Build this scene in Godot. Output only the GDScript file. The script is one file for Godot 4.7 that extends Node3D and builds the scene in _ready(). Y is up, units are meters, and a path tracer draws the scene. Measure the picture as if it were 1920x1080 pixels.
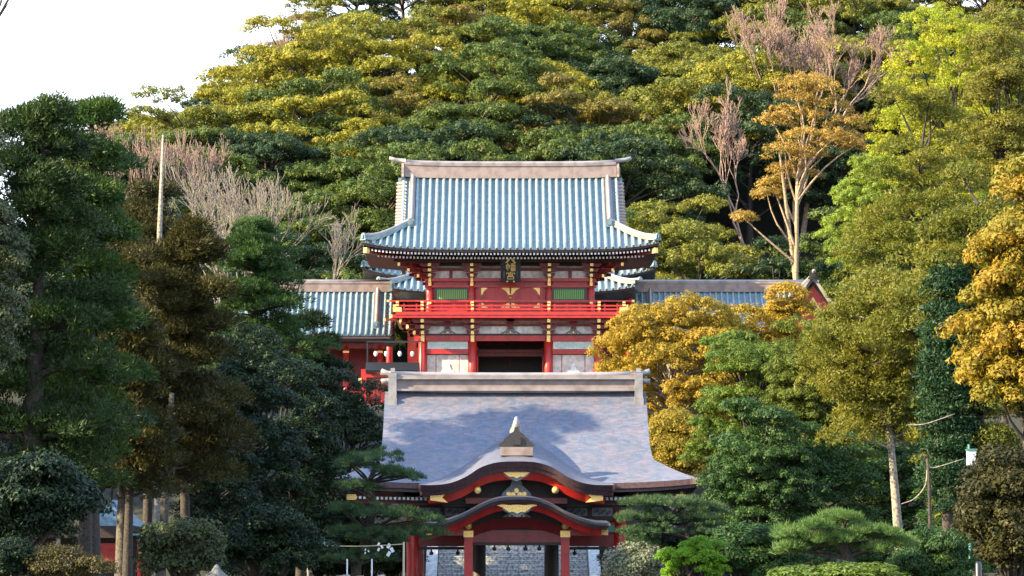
extends Node3D
# A shrine seen from its approach: dance pavilion, stone stair, two-storey gate, corridors, wooded hill.

const F := 6240.0          # focal length in photograph pixels
const CX := 960.0
const CY := 540.0
var cam: Camera3D
var M := {}
var rng := RandomNumberGenerator.new()
var taken := {}

func _ready():
	setup_view()
	make_materials()
	build_ground()
	build_stairs()
	build_gate()
	build_corridors()
	build_main_hall()
	build_fence()
	build_pavilion()
	build_hill_trees()
	build_special_trees()
	build_side_trees()
	build_small_things()

# ------------------------------------------------------------------ view
func setup_view():
	cam = Camera3D.new()
	cam.name = "camera"
	cam.position = Vector3(-0.62, 1.7, 0)
	cam.rotation = Vector3(atan(535.0 / F), -27.0 / F, 0)
	cam.fov = rad_to_deg(2.0 * atan(540.0 / F))
	cam.near = 1.0
	cam.far = 2000.0
	add_child(cam)
	cam.current = true
	var sky_mat := ProceduralSkyMaterial.new()
	sky_mat.sky_top_color = Color(0.60, 0.70, 0.84)
	sky_mat.sky_horizon_color = Color(0.93, 0.95, 0.98)
	sky_mat.sky_curve = 0.22
	sky_mat.ground_bottom_color = Color(0.20, 0.19, 0.16)
	sky_mat.ground_horizon_color = Color(0.45, 0.45, 0.42)
	sky_mat.sun_angle_max = 0.0
	var sky := Sky.new()
	sky.sky_material = sky_mat
	var env := Environment.new()
	env.background_mode = Environment.BG_SKY
	env.sky = sky
	env.background_energy_multiplier = 0.82
	env.tonemap_mode = Environment.TONE_MAPPER_LINEAR
	env.tonemap_exposure = 4.2
	env.sdfgi_enabled = true
	env.ssao_enabled = true
	env.ssil_enabled = true
	var we := WorldEnvironment.new()
	we.name = "environment"
	we.environment = env
	add_child(we)
	var sun := DirectionalLight3D.new()
	sun.name = "sun"
	sun.light_color = Color(1.0, 0.92, 0.74)
	sun.light_energy = 1.6
	sun.light_angular_distance = 0.6
	sun.shadow_enabled = true
	add_child(sun)
	var to_sun := Vector3(-0.85, 0.46, 0.27).normalized()
	sun.look_at_from_position(to_sun * 50.0, Vector3.ZERO, Vector3.UP)

func at(px: float, py: float, d: float) -> Vector3:
	var v := cam.basis * Vector3((px - CX) / F, (CY - py) / F, -1.0)
	return cam.position + v * (d / -v.z)

func smooth(a: float, b: float, x: float) -> float:
	return smoothstep(a, b, x)

func ground_y(x: float, d: float) -> float:
	var terrace := 9.4 * smooth(129.0, 151.0, d)
	if absf(x) < 4.2 and d > 128.0 and d < 152.0:
		terrace = maxf(0.0, (d - 133.0) / 23.0 * 9.4 - 1.0) - 0.05
	var crest := 24.0 + 15.0 * smooth(-24.0, -9.0, x)
	var hill := clampf((d - 187.0) * 0.5, 0.0, 100.0)
	var y := minf(terrace + hill, maxf(crest, terrace))
	y -= 12.0 * smooth(262.0, 330.0, d)
	return y

# ------------------------------------------------------------------ materials
func noise_tex(freq: float, lo: float, hi: float, oct := 4, sd := 1, size := 256) -> ImageTexture:
	var n := FastNoiseLite.new()
	n.seed = sd
	n.noise_type = FastNoiseLite.TYPE_SIMPLEX_SMOOTH
	n.frequency = freq
	n.fractal_octaves = oct
	var g := n.get_seamless_image(size, size)
	var im := Image.create(size, size, false, Image.FORMAT_RGB8)
	for y in size:
		for x in size:
			var v := lerpf(lo, hi, g.get_pixel(x, y).r)
			im.set_pixel(x, y, Color(v, v, v))
	return ImageTexture.create_from_image(im)

func pm(name_: String, lin: Color, rough := 0.6, metal := 0.0, tex: Texture2D = null, scale := 0.5) -> StandardMaterial3D:
	var m := StandardMaterial3D.new()
	m.resource_name = name_
	m.albedo_color = lin.linear_to_srgb()
	m.roughness = rough
	m.metallic = metal
	if tex:
		m.albedo_texture = tex
		m.uv1_triplanar = true
		m.uv1_world_triplanar = true
		m.uv1_scale = Vector3(scale, scale, scale)
	M[name_] = m
	return m

func leaf_mat(name_: String, lin: Color, glow := 0.6) -> StandardMaterial3D:
	var m := StandardMaterial3D.new()
	m.resource_name = name_
	m.albedo_color = lin.linear_to_srgb()
	m.roughness = 0.55
	m.metallic_specular = 0.35
	m.vertex_color_use_as_albedo = true
	m.backlight_enabled = true
	m.backlight = Color(glow, glow, glow * 0.45).linear_to_srgb()
	m.cull_mode = BaseMaterial3D.CULL_DISABLED
	M[name_] = m
	return m

func make_materials():
	var fine := noise_tex(0.035, 0.72, 1.12, 5, 3)
	var soft := noise_tex(0.012, 0.80, 1.10, 3, 5)
	var rough := noise_tex(0.05, 0.45, 1.25, 5, 9)
	var bark := noise_tex(0.04, 0.4, 1.3, 5, 12)
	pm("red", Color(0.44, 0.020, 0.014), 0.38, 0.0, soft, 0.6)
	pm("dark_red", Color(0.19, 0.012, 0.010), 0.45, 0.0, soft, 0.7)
	pm("gold", Color(0.95, 0.64, 0.20), 0.33, 0.4, fine, 2.0)
	pm("white", Color(0.88, 0.86, 0.82), 0.8, 0.0, soft, 0.8)
	pm("cream", Color(0.62, 0.53, 0.47), 0.8, 0.0, soft, 0.9)
	pm("pale", Color(0.80, 0.77, 0.72), 0.7, 0.0, soft, 0.9)
	pm("black", Color(0.012, 0.013, 0.016), 0.35)
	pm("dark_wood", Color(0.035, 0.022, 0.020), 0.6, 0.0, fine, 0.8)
	pm("green_slat", Color(0.17, 0.42, 0.09), 0.5)
	pm("teal_slat", Color(0.40, 0.60, 0.52), 0.6)
	pm("tile", Color(0.145, 0.215, 0.245), 0.42, 0.15, fine, 0.35)
	pm("tile_roll", Color(0.225, 0.31, 0.345), 0.38, 0.15, fine, 0.35)
	pm("ridge_copper", Color(0.27, 0.205, 0.188), 0.5, 0.1, soft, 0.5)
	pm("ridge_cap", Color(0.30, 0.28, 0.285), 0.38, 0.3, soft, 0.5)
	pm("fascia", Color(0.10, 0.055, 0.062), 0.55, 0.0, fine, 0.7)
	pm("carved", Color(0.20, 0.24, 0.28), 0.6, 0.0, fine, 1.5)
	pm("bronze", Color(0.06, 0.055, 0.055), 0.45, 0.5, fine, 1.5)
	pm("stone", Color(0.50, 0.49, 0.47), 0.85, 0.0, rough, 0.55)
	pm("stone_light", Color(0.50, 0.51, 0.52), 0.8, 0.0, fine, 0.5)
	pm("stone_dark", Color(0.16, 0.16, 0.155), 0.9, 0.0, rough, 0.6)
	pm("soil", Color(0.022, 0.023, 0.012), 0.95, 0.0, rough, 0.23)
	pm("paving", Color(0.28, 0.27, 0.25), 0.9, 0.0, rough, 0.4)
	pm("bark", Color(0.052, 0.041, 0.034), 0.9, 0.0, bark, 1.1)
	pm("bark_pale", Color(0.33, 0.28, 0.23), 0.85, 0.0, bark, 0.9)
	pm("bark_grey", Color(0.115, 0.098, 0.084), 0.9, 0.0, bark, 0.9)
	pm("bark_tan", Color(0.42, 0.29, 0.18), 0.85, 0.0, bark, 0.9)
	pm("bark_pink", Color(0.42, 0.27, 0.22), 0.85, 0.0, bark, 0.9)
	pm("paper", Color(0.62, 0.63, 0.64), 0.8)
	pm("rope", Color(0.45, 0.36, 0.22), 0.9)
	pm("box_white", Color(0.42, 0.47, 0.52), 0.5)
	pm("box_green", Color(0.05, 0.17, 0.14), 0.5)
	pm("blue_roof", Color(0.22, 0.36, 0.48), 0.4, 0.1, fine, 0.6)
	M.roof_copper = shingle_material()

func shingle_material() -> StandardMaterial3D:
	# patinated copper sheets: thin courses, each sheet with its own tone
	var w := 1024
	var h := 1024
	var im := Image.create(w, h, false, Image.FORMAT_RGB8)
	var hm := Image.create(w, h, false, Image.FORMAT_L8)
	var r := RandomNumberGenerator.new()
	r.seed = 77
	var n := FastNoiseLite.new()
	n.seed = 4
	n.frequency = 0.006
	var big := n.get_seamless_image(w, h)
	n.frequency = 0.03
	var small := n.get_seamless_image(w, h)
	var course := 16
	var sheet := 42
	for row in h / course:
		var off := (row % 2) * sheet / 2
		for col in range(-1, w / sheet + 2):
			var tone := r.randf_range(0.91, 1.06)
			var warm := r.randf_range(-0.03, 0.03)
			for y in course:
				var yy := row * course + y
				for x in sheet:
					var xx := col * sheet + off + x
					if xx < 0 or xx >= w:
						continue
					var b: float = big.get_pixel(xx, yy).r
					var s: float = small.get_pixel(xx, yy).r
					var v: float = tone * (0.90 + 0.09 * b + 0.12 * s)
					var p: float = clampf((b - 0.5) * 0.16 + warm * 0.5, -0.04, 0.04)
					im.set_pixel(xx, yy, Color(v * (0.80 + p), v * 0.81, v * (0.87 - p * 0.5)))
					hm.set_pixel(xx, yy, Color.from_hsv(0, 0, (0.0 if y == 0 else 0.35 + 0.65 * float(y) / course) * (0.6 if x == 0 else 1.0)))
	var m := StandardMaterial3D.new()
	m.resource_name = "roof_copper"
	m.albedo_color = Color(0.235, 0.235, 0.265).linear_to_srgb()
	m.albedo_texture = ImageTexture.create_from_image(im)
	m.heightmap_enabled = true
	m.heightmap_texture = ImageTexture.create_from_image(hm)
	m.heightmap_scale = 1.2
	m.roughness = 0.40
	m.metallic = 0.25
	return m

# ------------------------------------------------------------------ mesh helpers
func surf(flat := true) -> SurfaceTool:
	var s := SurfaceTool.new()
	s.begin(Mesh.PRIMITIVE_TRIANGLES)
	s.set_smooth_group(-1 if flat else 0)
	return s

func done(s: SurfaceTool) -> ArrayMesh:
	s.generate_normals()
	return s.commit()

func tri(s: SurfaceTool, a: Vector3, b: Vector3, c: Vector3):
	s.add_vertex(a)
	s.add_vertex(b)
	s.add_vertex(c)

func quad(s: SurfaceTool, a: Vector3, b: Vector3, c: Vector3, d: Vector3):
	tri(s, a, b, c)
	tri(s, a, c, d)

func box(s: SurfaceTool, c: Vector3, size: Vector3, b := Basis.IDENTITY, bevel := 0.0):
	# box, optionally with chamfered vertical-facing edges on top and bottom
	var h := size * 0.5
	var k: Array[Vector3] = []
	for i in 8:
		var v := Vector3(h.x * (1 if i & 1 else -1), h.y * (1 if i & 2 else -1), h.z * (1 if i & 4 else -1))
		k.append(c + b * v)
	quad(s, k[0], k[1], k[3], k[2])
	quad(s, k[5], k[4], k[6], k[7])
	quad(s, k[4], k[0], k[2], k[6])
	quad(s, k[1], k[5], k[7], k[3])
	quad(s, k[2], k[3], k[7], k[6])
	quad(s, k[4], k[5], k[1], k[0])

func tube(s: SurfaceTool, pts: Array, radii: Array, sides := 8, cap := true):
	var rings := []
	for i in pts.size():
		var p: Vector3 = pts[i]
		var t: Vector3 = (pts[mini(i + 1, pts.size() - 1)] - pts[maxi(i - 1, 0)]).normalized()
		var u := t.cross(Vector3(0.31, 0.17, 0.93)).normalized()
		if absf(t.dot(Vector3(0.31, 0.17, 0.93))) > 0.98:
			u = t.cross(Vector3.RIGHT).normalized()
		var v := t.cross(u)
		var ring: Array[Vector3] = []
		for k in sides:
			var a := TAU * k / sides
			ring.append(p + (u * cos(a) + v * sin(a)) * radii[i])
		rings.append(ring)
	for i in pts.size() - 1:
		for k in sides:
			var k2 := (k + 1) % sides
			quad(s, rings[i][k], rings[i][k2], rings[i + 1][k2], rings[i + 1][k])
	if cap:
		for e in [0, pts.size() - 1]:
			for k in sides:
				tri(s, pts[e], rings[e][k], rings[e][(k + 1) % sides])

func prism(s: SurfaceTool, poly: PackedVector2Array, z0: float, z1: float, o := Vector3.ZERO, b := Basis.IDENTITY):
	var idx := Geometry2D.triangulate_polygon(poly)
	for i in range(0, idx.size(), 3):
		for z in [z0, z1]:
			var q := []
			for j in 3:
				var p: Vector2 = poly[idx[i + j]]
				q.append(o + b * Vector3(p.x, p.y, z))
			tri(s, q[0], q[1], q[2])
	for i in poly.size():
		var p: Vector2 = poly[i]
		var n: Vector2 = poly[(i + 1) % poly.size()]
		quad(s, o + b * Vector3(p.x, p.y, z0), o + b * Vector3(n.x, n.y, z0), o + b * Vector3(n.x, n.y, z1), o + b * Vector3(p.x, p.y, z1))

func grid(s: SurfaceTool, nu: int, nv: int, f: Callable, uvf = null):
	for i in nu:
		for j in nv:
			var q := []
			var w := []
			for e in [[0, 0], [1, 0], [1, 1], [0, 1]]:
				var u := float(i + e[0]) / nu
				var v := float(j + e[1]) / nv
				q.append(f.call(u, v))
				if uvf != null:
					w.append(uvf.call(u, v))
			for k in [0, 1, 2, 0, 2, 3]:
				if uvf != null:
					s.set_uv(w[k])
				s.add_vertex(q[k])

func part(parent: Node3D, name_: String, mesh, mat, pos := Vector3.ZERO, rot := Vector3.ZERO) -> MeshInstance3D:
	var o := MeshInstance3D.new()
	o.name = name_
	o.mesh = done(mesh) if mesh is SurfaceTool else mesh
	o.material_override = mat if mat is Material else M[mat]
	o.position = pos
	o.rotation = rot
	parent.add_child(o, true)
	return o

func pbox(parent: Node3D, name_: String, c: Vector3, size: Vector3, mat) -> MeshInstance3D:
	var s := surf()
	box(s, Vector3.ZERO, size)
	return part(parent, name_, s, mat, c)

func numbered(n: String) -> String:
	if not taken.has(n):
		taken[n] = 0
		return n
	taken[n] += 1
	return "%s_%03d" % [n, taken[n]]

func thing(name_: String, label: String, category: String, pos := Vector3.ZERO, group := "") -> Node3D:
	var o := Node3D.new()
	o.name = numbered(name_)
	o.position = pos
	o.set_meta("label", label)
	o.set_meta("category", category)
	if group:
		o.set_meta("group", group)
	add_child(o)
	return o

func structure(name_: String, mesh, mat) -> MeshInstance3D:
	var o := part(self, name_, mesh, mat)
	o.set_meta("kind", "structure")
	return o

func interp(pts: Array, x: float) -> float:
	# smooth interpolation through [x, y] pairs
	var n := pts.size()
	if x <= pts[0][0]:
		return pts[0][1]
	for i in n - 1:
		if x <= pts[i + 1][0]:
			var p0 = pts[maxi(i - 1, 0)]
			var p1 = pts[i]
			var p2 = pts[i + 1]
			var p3 = pts[mini(i + 2, n - 1)]
			var h: float = p2[0] - p1[0]
			var t: float = (x - p1[0]) / h
			var m1: float = (p2[1] - p0[1]) / maxf(p2[0] - p0[0], 1e-4) * h if i > 0 else 0.0
			var m2: float = (p3[1] - p1[1]) / maxf(p3[0] - p1[0], 1e-4) * h
			var t2 := t * t
			var t3 := t2 * t
			return (2 * t3 - 3 * t2 + 1) * p1[1] + (t3 - 2 * t2 + t) * m1 + (-2 * t3 + 3 * t2) * p2[1] + (t3 - t2) * m2
	return pts[n - 1][1]

# ------------------------------------------------------------------ ground and stair
func build_ground():
	var s := surf(false)
	var f := func(u: float, v: float) -> Vector3:
		var x := lerpf(-1.0, 1.0, u)
		x = signf(x) * (absf(x) * 60.0 + pow(absf(x), 3.0) * 540.0)
		var d := lerpf(-200.0, 0.0, v * 4.0) if v < 0.25 else (lerpf(0.0, 340.0, (v - 0.25) / 0.65) if v < 0.9 else lerpf(340.0, 1400.0, (v - 0.9) / 0.1))
		var y := ground_y(x, d)
		var side := smooth(60.0, 160.0, absf(x))
		return Vector3(x, lerpf(y, 0.0, side * 0.7), -d)
	grid(s, 70, 120, f)
	structure("ground", s, "soil")
	s = surf()
	box(s, Vector3(0, -0.10, -64), Vector3(9.0, 0.24, 128))
	structure("paved_path", s, "paving")
	s = surf()
	box(s, Vector3(0, 9.17, -169.6), Vector3(30, 0.5, 35.2))
	structure("stone_terrace", s, "stone_dark")

func build_stairs():
	var o := thing("stone_stair", "wide grey stone stair seen between the pavilion posts, climbing to the gate", "stair", Vector3(0, 0, -129.0))
	var n := 55
	var rise := 9.39 / n
	var tread := 22.9 / n
	var r := RandomNumberGenerator.new()
	r.seed = 5
	var meshes := []
	for k in 4:
		var s := surf()
		# slab with a worn, chamfered nosing
		var poly := PackedVector2Array([Vector2(-0.3, 0), Vector2(tread, 0), Vector2(tread, -rise * 0.96), Vector2(0.02, -rise * 0.96), Vector2(0, -rise * 0.9), Vector2(0, -0.025), Vector2(0.02, 0)])
		poly[0] = Vector2(0.45, 0)
		poly = PackedVector2Array([Vector2(0.025, 0), Vector2(tread + 0.1, 0), Vector2(tread + 0.1, -rise), Vector2(0.0, -rise), Vector2(0.0, -0.025)])
		var x0 := -3.0
		while x0 < 2.99:
			var w := minf(r.randf_range(0.8, 1.5), 3.0 - x0)
			if 3.0 - x0 - w < 0.5:
				w = 3.0 - x0
			var dz := r.randf_range(-0.02, 0.02)
			var dy := r.randf_range(-0.006, 0.006)
			prism(s, poly, x0 + 0.006, x0 + w - 0.006, Vector3(0, dy, dz), Basis(Vector3(0, 0, -1), Vector3(0, 1, 0), Vector3(1, 0, 0)))
			x0 += w
		meshes.append(done(s))
	for i in n:
		part(o, "step", meshes[i % 4], "stone", Vector3(0, rise * (i + 1), -tread * i))
	for sx in [-1, 1]:
		var s := surf()
		var poly := PackedVector2Array([Vector2(-0.8, 0), Vector2(22.9, 0), Vector2(22.9, 9.75), Vector2(22.3, 9.75), Vector2(0.1, 0.62), Vector2(-0.8, 0.62)])
		prism(s, poly, -0.22, 0.22, Vector3(sx * 3.24, 0, 0), Basis(Vector3(0, 0, -1), Vector3(0, 1, 0), Vector3(1, 0, 0)))
		part(o, "parapet", s, "stone_light")

# ------------------------------------------------------------------ tiled roofs
func roof_rise(t: float, sag := 0.28) -> float:
	return (1.0 - sag) * t + sag * t * t

func roll_mesh(p: Array, r := 0.075) -> ArrayMesh:
	# half-round tile row following the points p, with a round end tile at the first point
	var s := surf(false)
	var n := 5
	var prev := []
	for i in p.size():
		var c: Vector3 = p[i]
		var t: Vector3 = (p[mini(i + 1, p.size() - 1)] - p[maxi(i - 1, 0)]).normalized()
		var side := Vector3(t.z, 0, -t.x).normalized()
		if side.length() < 0.5:
			side = Vector3.RIGHT
		var up := side.cross(t).normalized()
		if up.y < 0:
			up = -up
		var ring := []
		for k in n:
			var a := PI * k / (n - 1)
			ring.append(c + side * cos(a) * r + up * (sin(a) * r * 1.15))
		if i > 0:
			for k in n - 1:
				quad(s, prev[k], prev[k + 1], ring[k + 1], ring[k])
		else:
			for k in range(1, n - 1):
				tri(s, ring[0], ring[k], ring[k + 1])
		prev = ring
	return done(s)

func ridge_beam(parent: Node3D, name_: String, pts: Array, w: float, h: float, cap_r: float, mat, cap_mat):
	# laid ridge: rectangular stack of courses with a round cap tile along the top
	var s := surf()
	for layer in 3:
		var ww: float = w * [1.0, 0.8, 0.94][layer]
		var y0: float = h * [0.0, 0.3, 0.82][layer]
		var y1: float = h * [0.3, 0.82, 1.0][layer] - 0.001
		for i in pts.size() - 1:
			var a: Vector3 = pts[i]
			var b: Vector3 = pts[i + 1]
			var t := (b - a).normalized()
			var sd := Vector3(-t.z, 0, t.x).normalized() * ww * 0.5
			var k := [a - sd, a + sd, b + sd, b - sd]
			var lo := Vector3(0, y0, 0)
			var hi := Vector3(0, y1, 0)
			quad(s, k[0] + lo, k[3] + lo, k[3] + hi, k[0] + hi)
			quad(s, k[1] + lo, k[2] + lo, k[2] + hi, k[1] + hi)
			quad(s, k[0] + hi, k[1] + hi, k[2] + hi, k[3] + hi)
			quad(s, k[0] + lo, k[1] + lo, k[1] + hi, k[0] + hi)
			quad(s, k[3] + lo, k[2] + lo, k[2] + hi, k[3] + hi)
	var o := part(parent, name_, s, mat)
	s = surf(false)
	var cp := []
	var rr := []
	for q in pts:
		cp.append(q + Vector3(0, h + cap_r * 0.35, 0))
		rr.append(cap_r)
	tube(s, cp, rr, 8)
	part(o, "cap", s, cap_mat)
	return o

func ogre_tile(parent: Node3D, pos: Vector3, sz: float, mat, turn := 0.0):
	# end tile: shield with shoulders and a curled foot
	var s := surf()
	var p := PackedVector2Array()
	for q in [[-0.5, 0.0], [0.5, 0.0], [0.62, 0.12], [0.45, 0.3], [0.42, 0.7], [0.25, 0.95], [0.0, 1.05], [-0.25, 0.95], [-0.42, 0.7], [-0.45, 0.3], [-0.62, 0.12]]:
		p.append(Vector2(q[0], q[1]) * sz)
	prism(s, p, -0.06, 0.06)
	box(s, Vector3(0, sz * 0.5, 0.09), Vector3(sz * 0.4, sz * 0.5, 0.06))
	return part(parent, "end_tile", s, mat, pos, Vector3(0, turn, 0))

# hip-and-gable tiled roof. Local frame: x along the ridge, +z towards the viewer, ridge over z = zc
# e: eave y, r: ridge-base y, hw: eave half width, gw: gable half width, run: eave to ridge, zc: z of ridge
func hip_gable(parent: Node3D, e: float, r: float, hw: float, gw: float, run: float, zc: float, lift: float, pitch: float, dr: float) -> Node3D:
	var rise := r - e
	var yy := func(x: float, q: float) -> float:
		# q: distance in from the eave
		var t := clampf(q / run, 0, 1)
		return e + rise * roof_rise(t) + lift * pow(clampf(absf(x) / hw, 0, 1), 5.0) * pow(1.0 - t, 3.0)
	var width := func(q: float) -> float:
		return maxf(hw - q, gw)
	var s := surf(false)
	for side in [1, -1]:
		var f := func(u: float, v: float) -> Vector3:
			var q: float = v * run
			var x: float = lerpf(-1, 1, u) * width.call(q)
			return Vector3(x, yy.call(x, q), zc + side * (run - q))
		grid(s, 24, 14, f)
	for side in [1, -1]:
		# end slopes below the gables
		var g := func(u: float, v: float) -> Vector3:
			var q: float = v * (hw - gw + 0.7)
			var half := run - q
			var z := lerpf(-1, 1, u) * maxf(half, 0.0)
			var x: float = side * (hw - q)
			var t := q / run
			return Vector3(x, e + rise * roof_rise(t) + lift * pow(absf(z) / run, 5.0) * pow(1.0 - t, 3.0) - 0.004, zc + z)
		grid(s, 14, 8, g)
	var base := part(parent, "roof", s, "tile")
	# tile rows on the two long slopes
	var n := int(hw / pitch)
	for side in [1, -1]:
		for i in range(-n, n + 1):
			var x: float = i * pitch
			if absf(x) > hw - 0.2:
				continue
			var top := run if absf(x) < gw else hw - absf(x)
			var pts := []
			var segs := 8 if top > 2.0 else 4
			for k in segs + 1:
				var q := top * k / segs
				pts.append(Vector3(0, yy.call(x, q) + 0.012, zc + side * (run + 0.03 - q)))
			part(base, "tile_row", roll_mesh(pts, pitch * 0.27), "tile_roll", Vector3(x, 0, 0))
	# eave edge board under the tiles
	s = surf(false)
	for side in [1, -1]:
		var f2 := func(u: float, v: float) -> Vector3:
			var x: float = lerpf(-1, 1, u) * (hw - 0.02)
			return Vector3(x, yy.call(x, 0.0) - 0.01 - 0.10 * v, zc + side * (run - 0.03 - 0.05 * v))
		grid(s, 24, 1, f2)
		var f3 := func(u: float, v: float) -> Vector3:
			var z := lerpf(-1, 1, u) * (run - 0.02)
			return Vector3(side * (hw - 0.03 - 0.05 * v), e + lift * pow(absf(z) / run, 5.0) - 0.01 - 0.10 * v, zc + z)
		grid(s, 16, 1, f3)
	part(base, "eave_board", s, "fascia")
	# main ridge
	var pts := []
	for k in 13:
		var x := lerpf(-1, 1, k / 12.0) * (gw - 0.30)
		pts.append(Vector3(x, r - 0.06 + 0.10 * pow(absf(x) / gw, 4.0), zc))
	var rb = ridge_beam(base, "ridge", pts, 0.5, 0.74, 0.10, "ridge_copper", "ridge_cap")
	for sx in [-1, 1]:
		var c := surf(false)
		tube(c, [Vector3(sx * (gw - 0.35), r + 0.83, zc), Vector3(sx * (gw + 0.15), r + 0.88, zc), Vector3(sx * (gw + 0.45), r + 0.98, zc)], [0.11, 0.11, 0.09], 8)
		part(rb, "cap_end", c, "ridge_cap")
		ogre_tile(rb, Vector3(sx * (gw - 0.22), r - 0.1, zc), 0.8, "ridge_copper", PI / 2)
		for zs in [-1, 1]:
			# descending ridge down the slope
			var dp := []
			for k in 9:
				var q := lerpf(run - 0.1, dr, k / 8.0)
				dp.append(Vector3(sx * (gw - 0.72), yy.call(gw - 0.72, q) - 0.02, zc + zs * (run - q)))
			ridge_beam(base, "descending_ridge", dp, 0.30, 0.24, 0.085, "ridge_copper", "ridge_cap")
			ogre_tile(base, Vector3(sx * (gw - 0.72), yy.call(gw - 0.72, dr) - 0.03, zc + zs * (run - dr + 0.09)), 0.42, "tile", 0)
			# corner ridge down to the upturned corner
			var cp := []
			var q0 := minf(hw - gw + 0.55, run)
			for k in 9:
				var q := lerpf(q0, 0.12, k / 8.0)
				var x: float = sx * (hw - q)
				cp.append(Vector3(x, yy.call(x, q) + 0.02 + 0.10 * pow(k / 8.0, 3.0), zc + zs * (run - q)))
			ridge_beam(base, "corner_ridge", cp, 0.26, 0.20, 0.08, "ridge_copper" if sx * zs > 0 else "tile_roll", "ridge_cap")
			ogre_tile(base, cp[8] + Vector3(sx * 0.05, -0.02, zs * 0.05), 0.34, "tile", sx * zs * PI / 4)
			# short tile rows along the gable verge
			for k in 15:
				var q: float = lerpf(hw - gw + 0.35, run - 0.35, k / 14.0)
				var y: float = yy.call(gw, q)
				var vs := surf(false)
				tube(vs, [Vector3(sx * (gw - 0.42), y + 0.04, zc + zs * (run - q)), Vector3(sx * (gw + 0.06), y - 0.02, zc + zs * (run - q))], [0.095, 0.095], 7)
				part(base, "verge_tile", vs, "ridge_copper")
		# gable wall and barge boards
		var gs := surf()
		var qg := hw - gw + 0.5
		var tri_pts := PackedVector2Array()
		for k in 9:
			var q := lerpf(qg, run, k / 8.0)
			tri_pts.append(Vector2(run - q, yy.call(gw, q) - 0.18))
		for k in range(7, -1, -1):
			var q := lerpf(qg, run, k / 8.0)
			tri_pts.append(Vector2(-(run - q), yy.call(gw, q) - 0.18))
		prism(gs, tri_pts, sx * (gw - 0.62) - 0.05, sx * (gw - 0.62) + 0.05, Vector3(0, 0, zc), Basis(Vector3(0, 0, 1), Vector3(0, 1, 0), Vector3(1, 0, 0)))
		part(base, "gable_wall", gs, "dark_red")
		var bs := surf(false)
		for zs in [-1, 1]:
			for k in 8:
				var qa := lerpf(qg - 0.4, run, k / 8.0)
				var qb := lerpf(qg - 0.4, run, (k + 1) / 8.0)
				var a := Vector3(sx * (gw - 0.08), yy.call(gw, qa) - 0.03, zc + zs * (run - qa))
				var b := Vector3(sx * (gw - 0.08), yy.call(gw, qb) - 0.03, zc + zs * (run - qb))
				quad(bs, a, b, b - Vector3(0, 0.3, 0), a - Vector3(0, 0.3, 0))
				quad(bs, a - Vector3(sx * 0.08, 0, 0), b - Vector3(sx * 0.08, 0, 0), b - Vector3(sx * 0.08, 0.3, 0), a - Vector3(sx * 0.08, 0.3, 0))
				quad(bs, a - Vector3(0, 0.3, 0), b - Vector3(0, 0.3, 0), b - Vector3(sx * 0.08, 0.3, 0), a - Vector3(sx * 0.08, 0.3, 0))
		part(base, "barge_board", bs, "dark_red")
	return base

func eave_rafters(parent: Node3D, x0: float, x1: float, z_in: float, z_out: float, y_in: float, y_out: float, lift: float, hw: float, pitch: float, mat, row_name := "rafters"):
	# one row of square rafters with white painted ends; too fine to pick apart singly
	var s := surf()
	var w := surf()
	var n := int((x1 - x0) / pitch)
	for i in n + 1:
		var x := lerpf(x0, x1, float(i) / n)
		var up := lift * pow(absf(x) / hw, 5.0)
		var a := Vector3(x, y_in, z_in)
		var b := Vector3(x, y_out + up, z_out)
		var m := (a + b) * 0.5
		var t := (b - a).normalized()
		box(s, m, Vector3(0.085, 0.10, a.distance_to(b)), Basis(Vector3.RIGHT, t.cross(Vector3.RIGHT), t))
		box(w, b + t * 0.008, Vector3(0.082, 0.098, 0.016), Basis(Vector3.RIGHT, t.cross(Vector3.RIGHT), t))
	var o := part(parent, row_name, s, mat)
	o.set_meta("kind", "stuff")
	var e := part(o, "painted_ends", w, "white")
	e.set_meta("kind", "stuff")

func bracket(parent: Node3D, pos: Vector3, h: float, reach: float, turn := 0.0, wide := 0.9):
	# stepped bracket set: bearing block, boat arms, small blocks, stepping outwards
	var s := surf()
	var ends := []
	var steps := 3
	for k in steps:
		var y := h * (k + 0.5) / steps
		var hh := h / steps
		var w := lerpf(wide * 0.55, wide, k / 2.0)
		var out := reach * (k + 1) / steps
		var arm := PackedVector2Array([Vector2(-w * 0.5, hh * 0.42), Vector2(-w * 0.5, 0.0), Vector2(-w * 0.36, -hh * 0.36), Vector2(w * 0.36, -hh * 0.36), Vector2(w * 0.5, 0.0), Vector2(w * 0.5, hh * 0.42)])
		prism(s, arm, out - reach / steps + 0.02, out - reach / steps + 0.17, Vector3(0, y, 0))
		box(s, Vector3(0, y, out * 0.5), Vector3(0.15, hh * 0.7, out))
		for sx in [-1, 0, 1]:
			box(s, Vector3(sx * w * 0.42, y + hh * 0.40, out - reach / steps + 0.095), Vector3(0.17, hh * 0.22, 0.2))
		ends.append([Vector3(0, y, out + 0.012), Vector3(0.155, hh * 0.62, 0.03)])
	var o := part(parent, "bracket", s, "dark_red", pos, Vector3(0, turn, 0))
	for q in ends:
		pbox(o, "gold_fitting", q[0], q[1], "gold")
	return o

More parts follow.
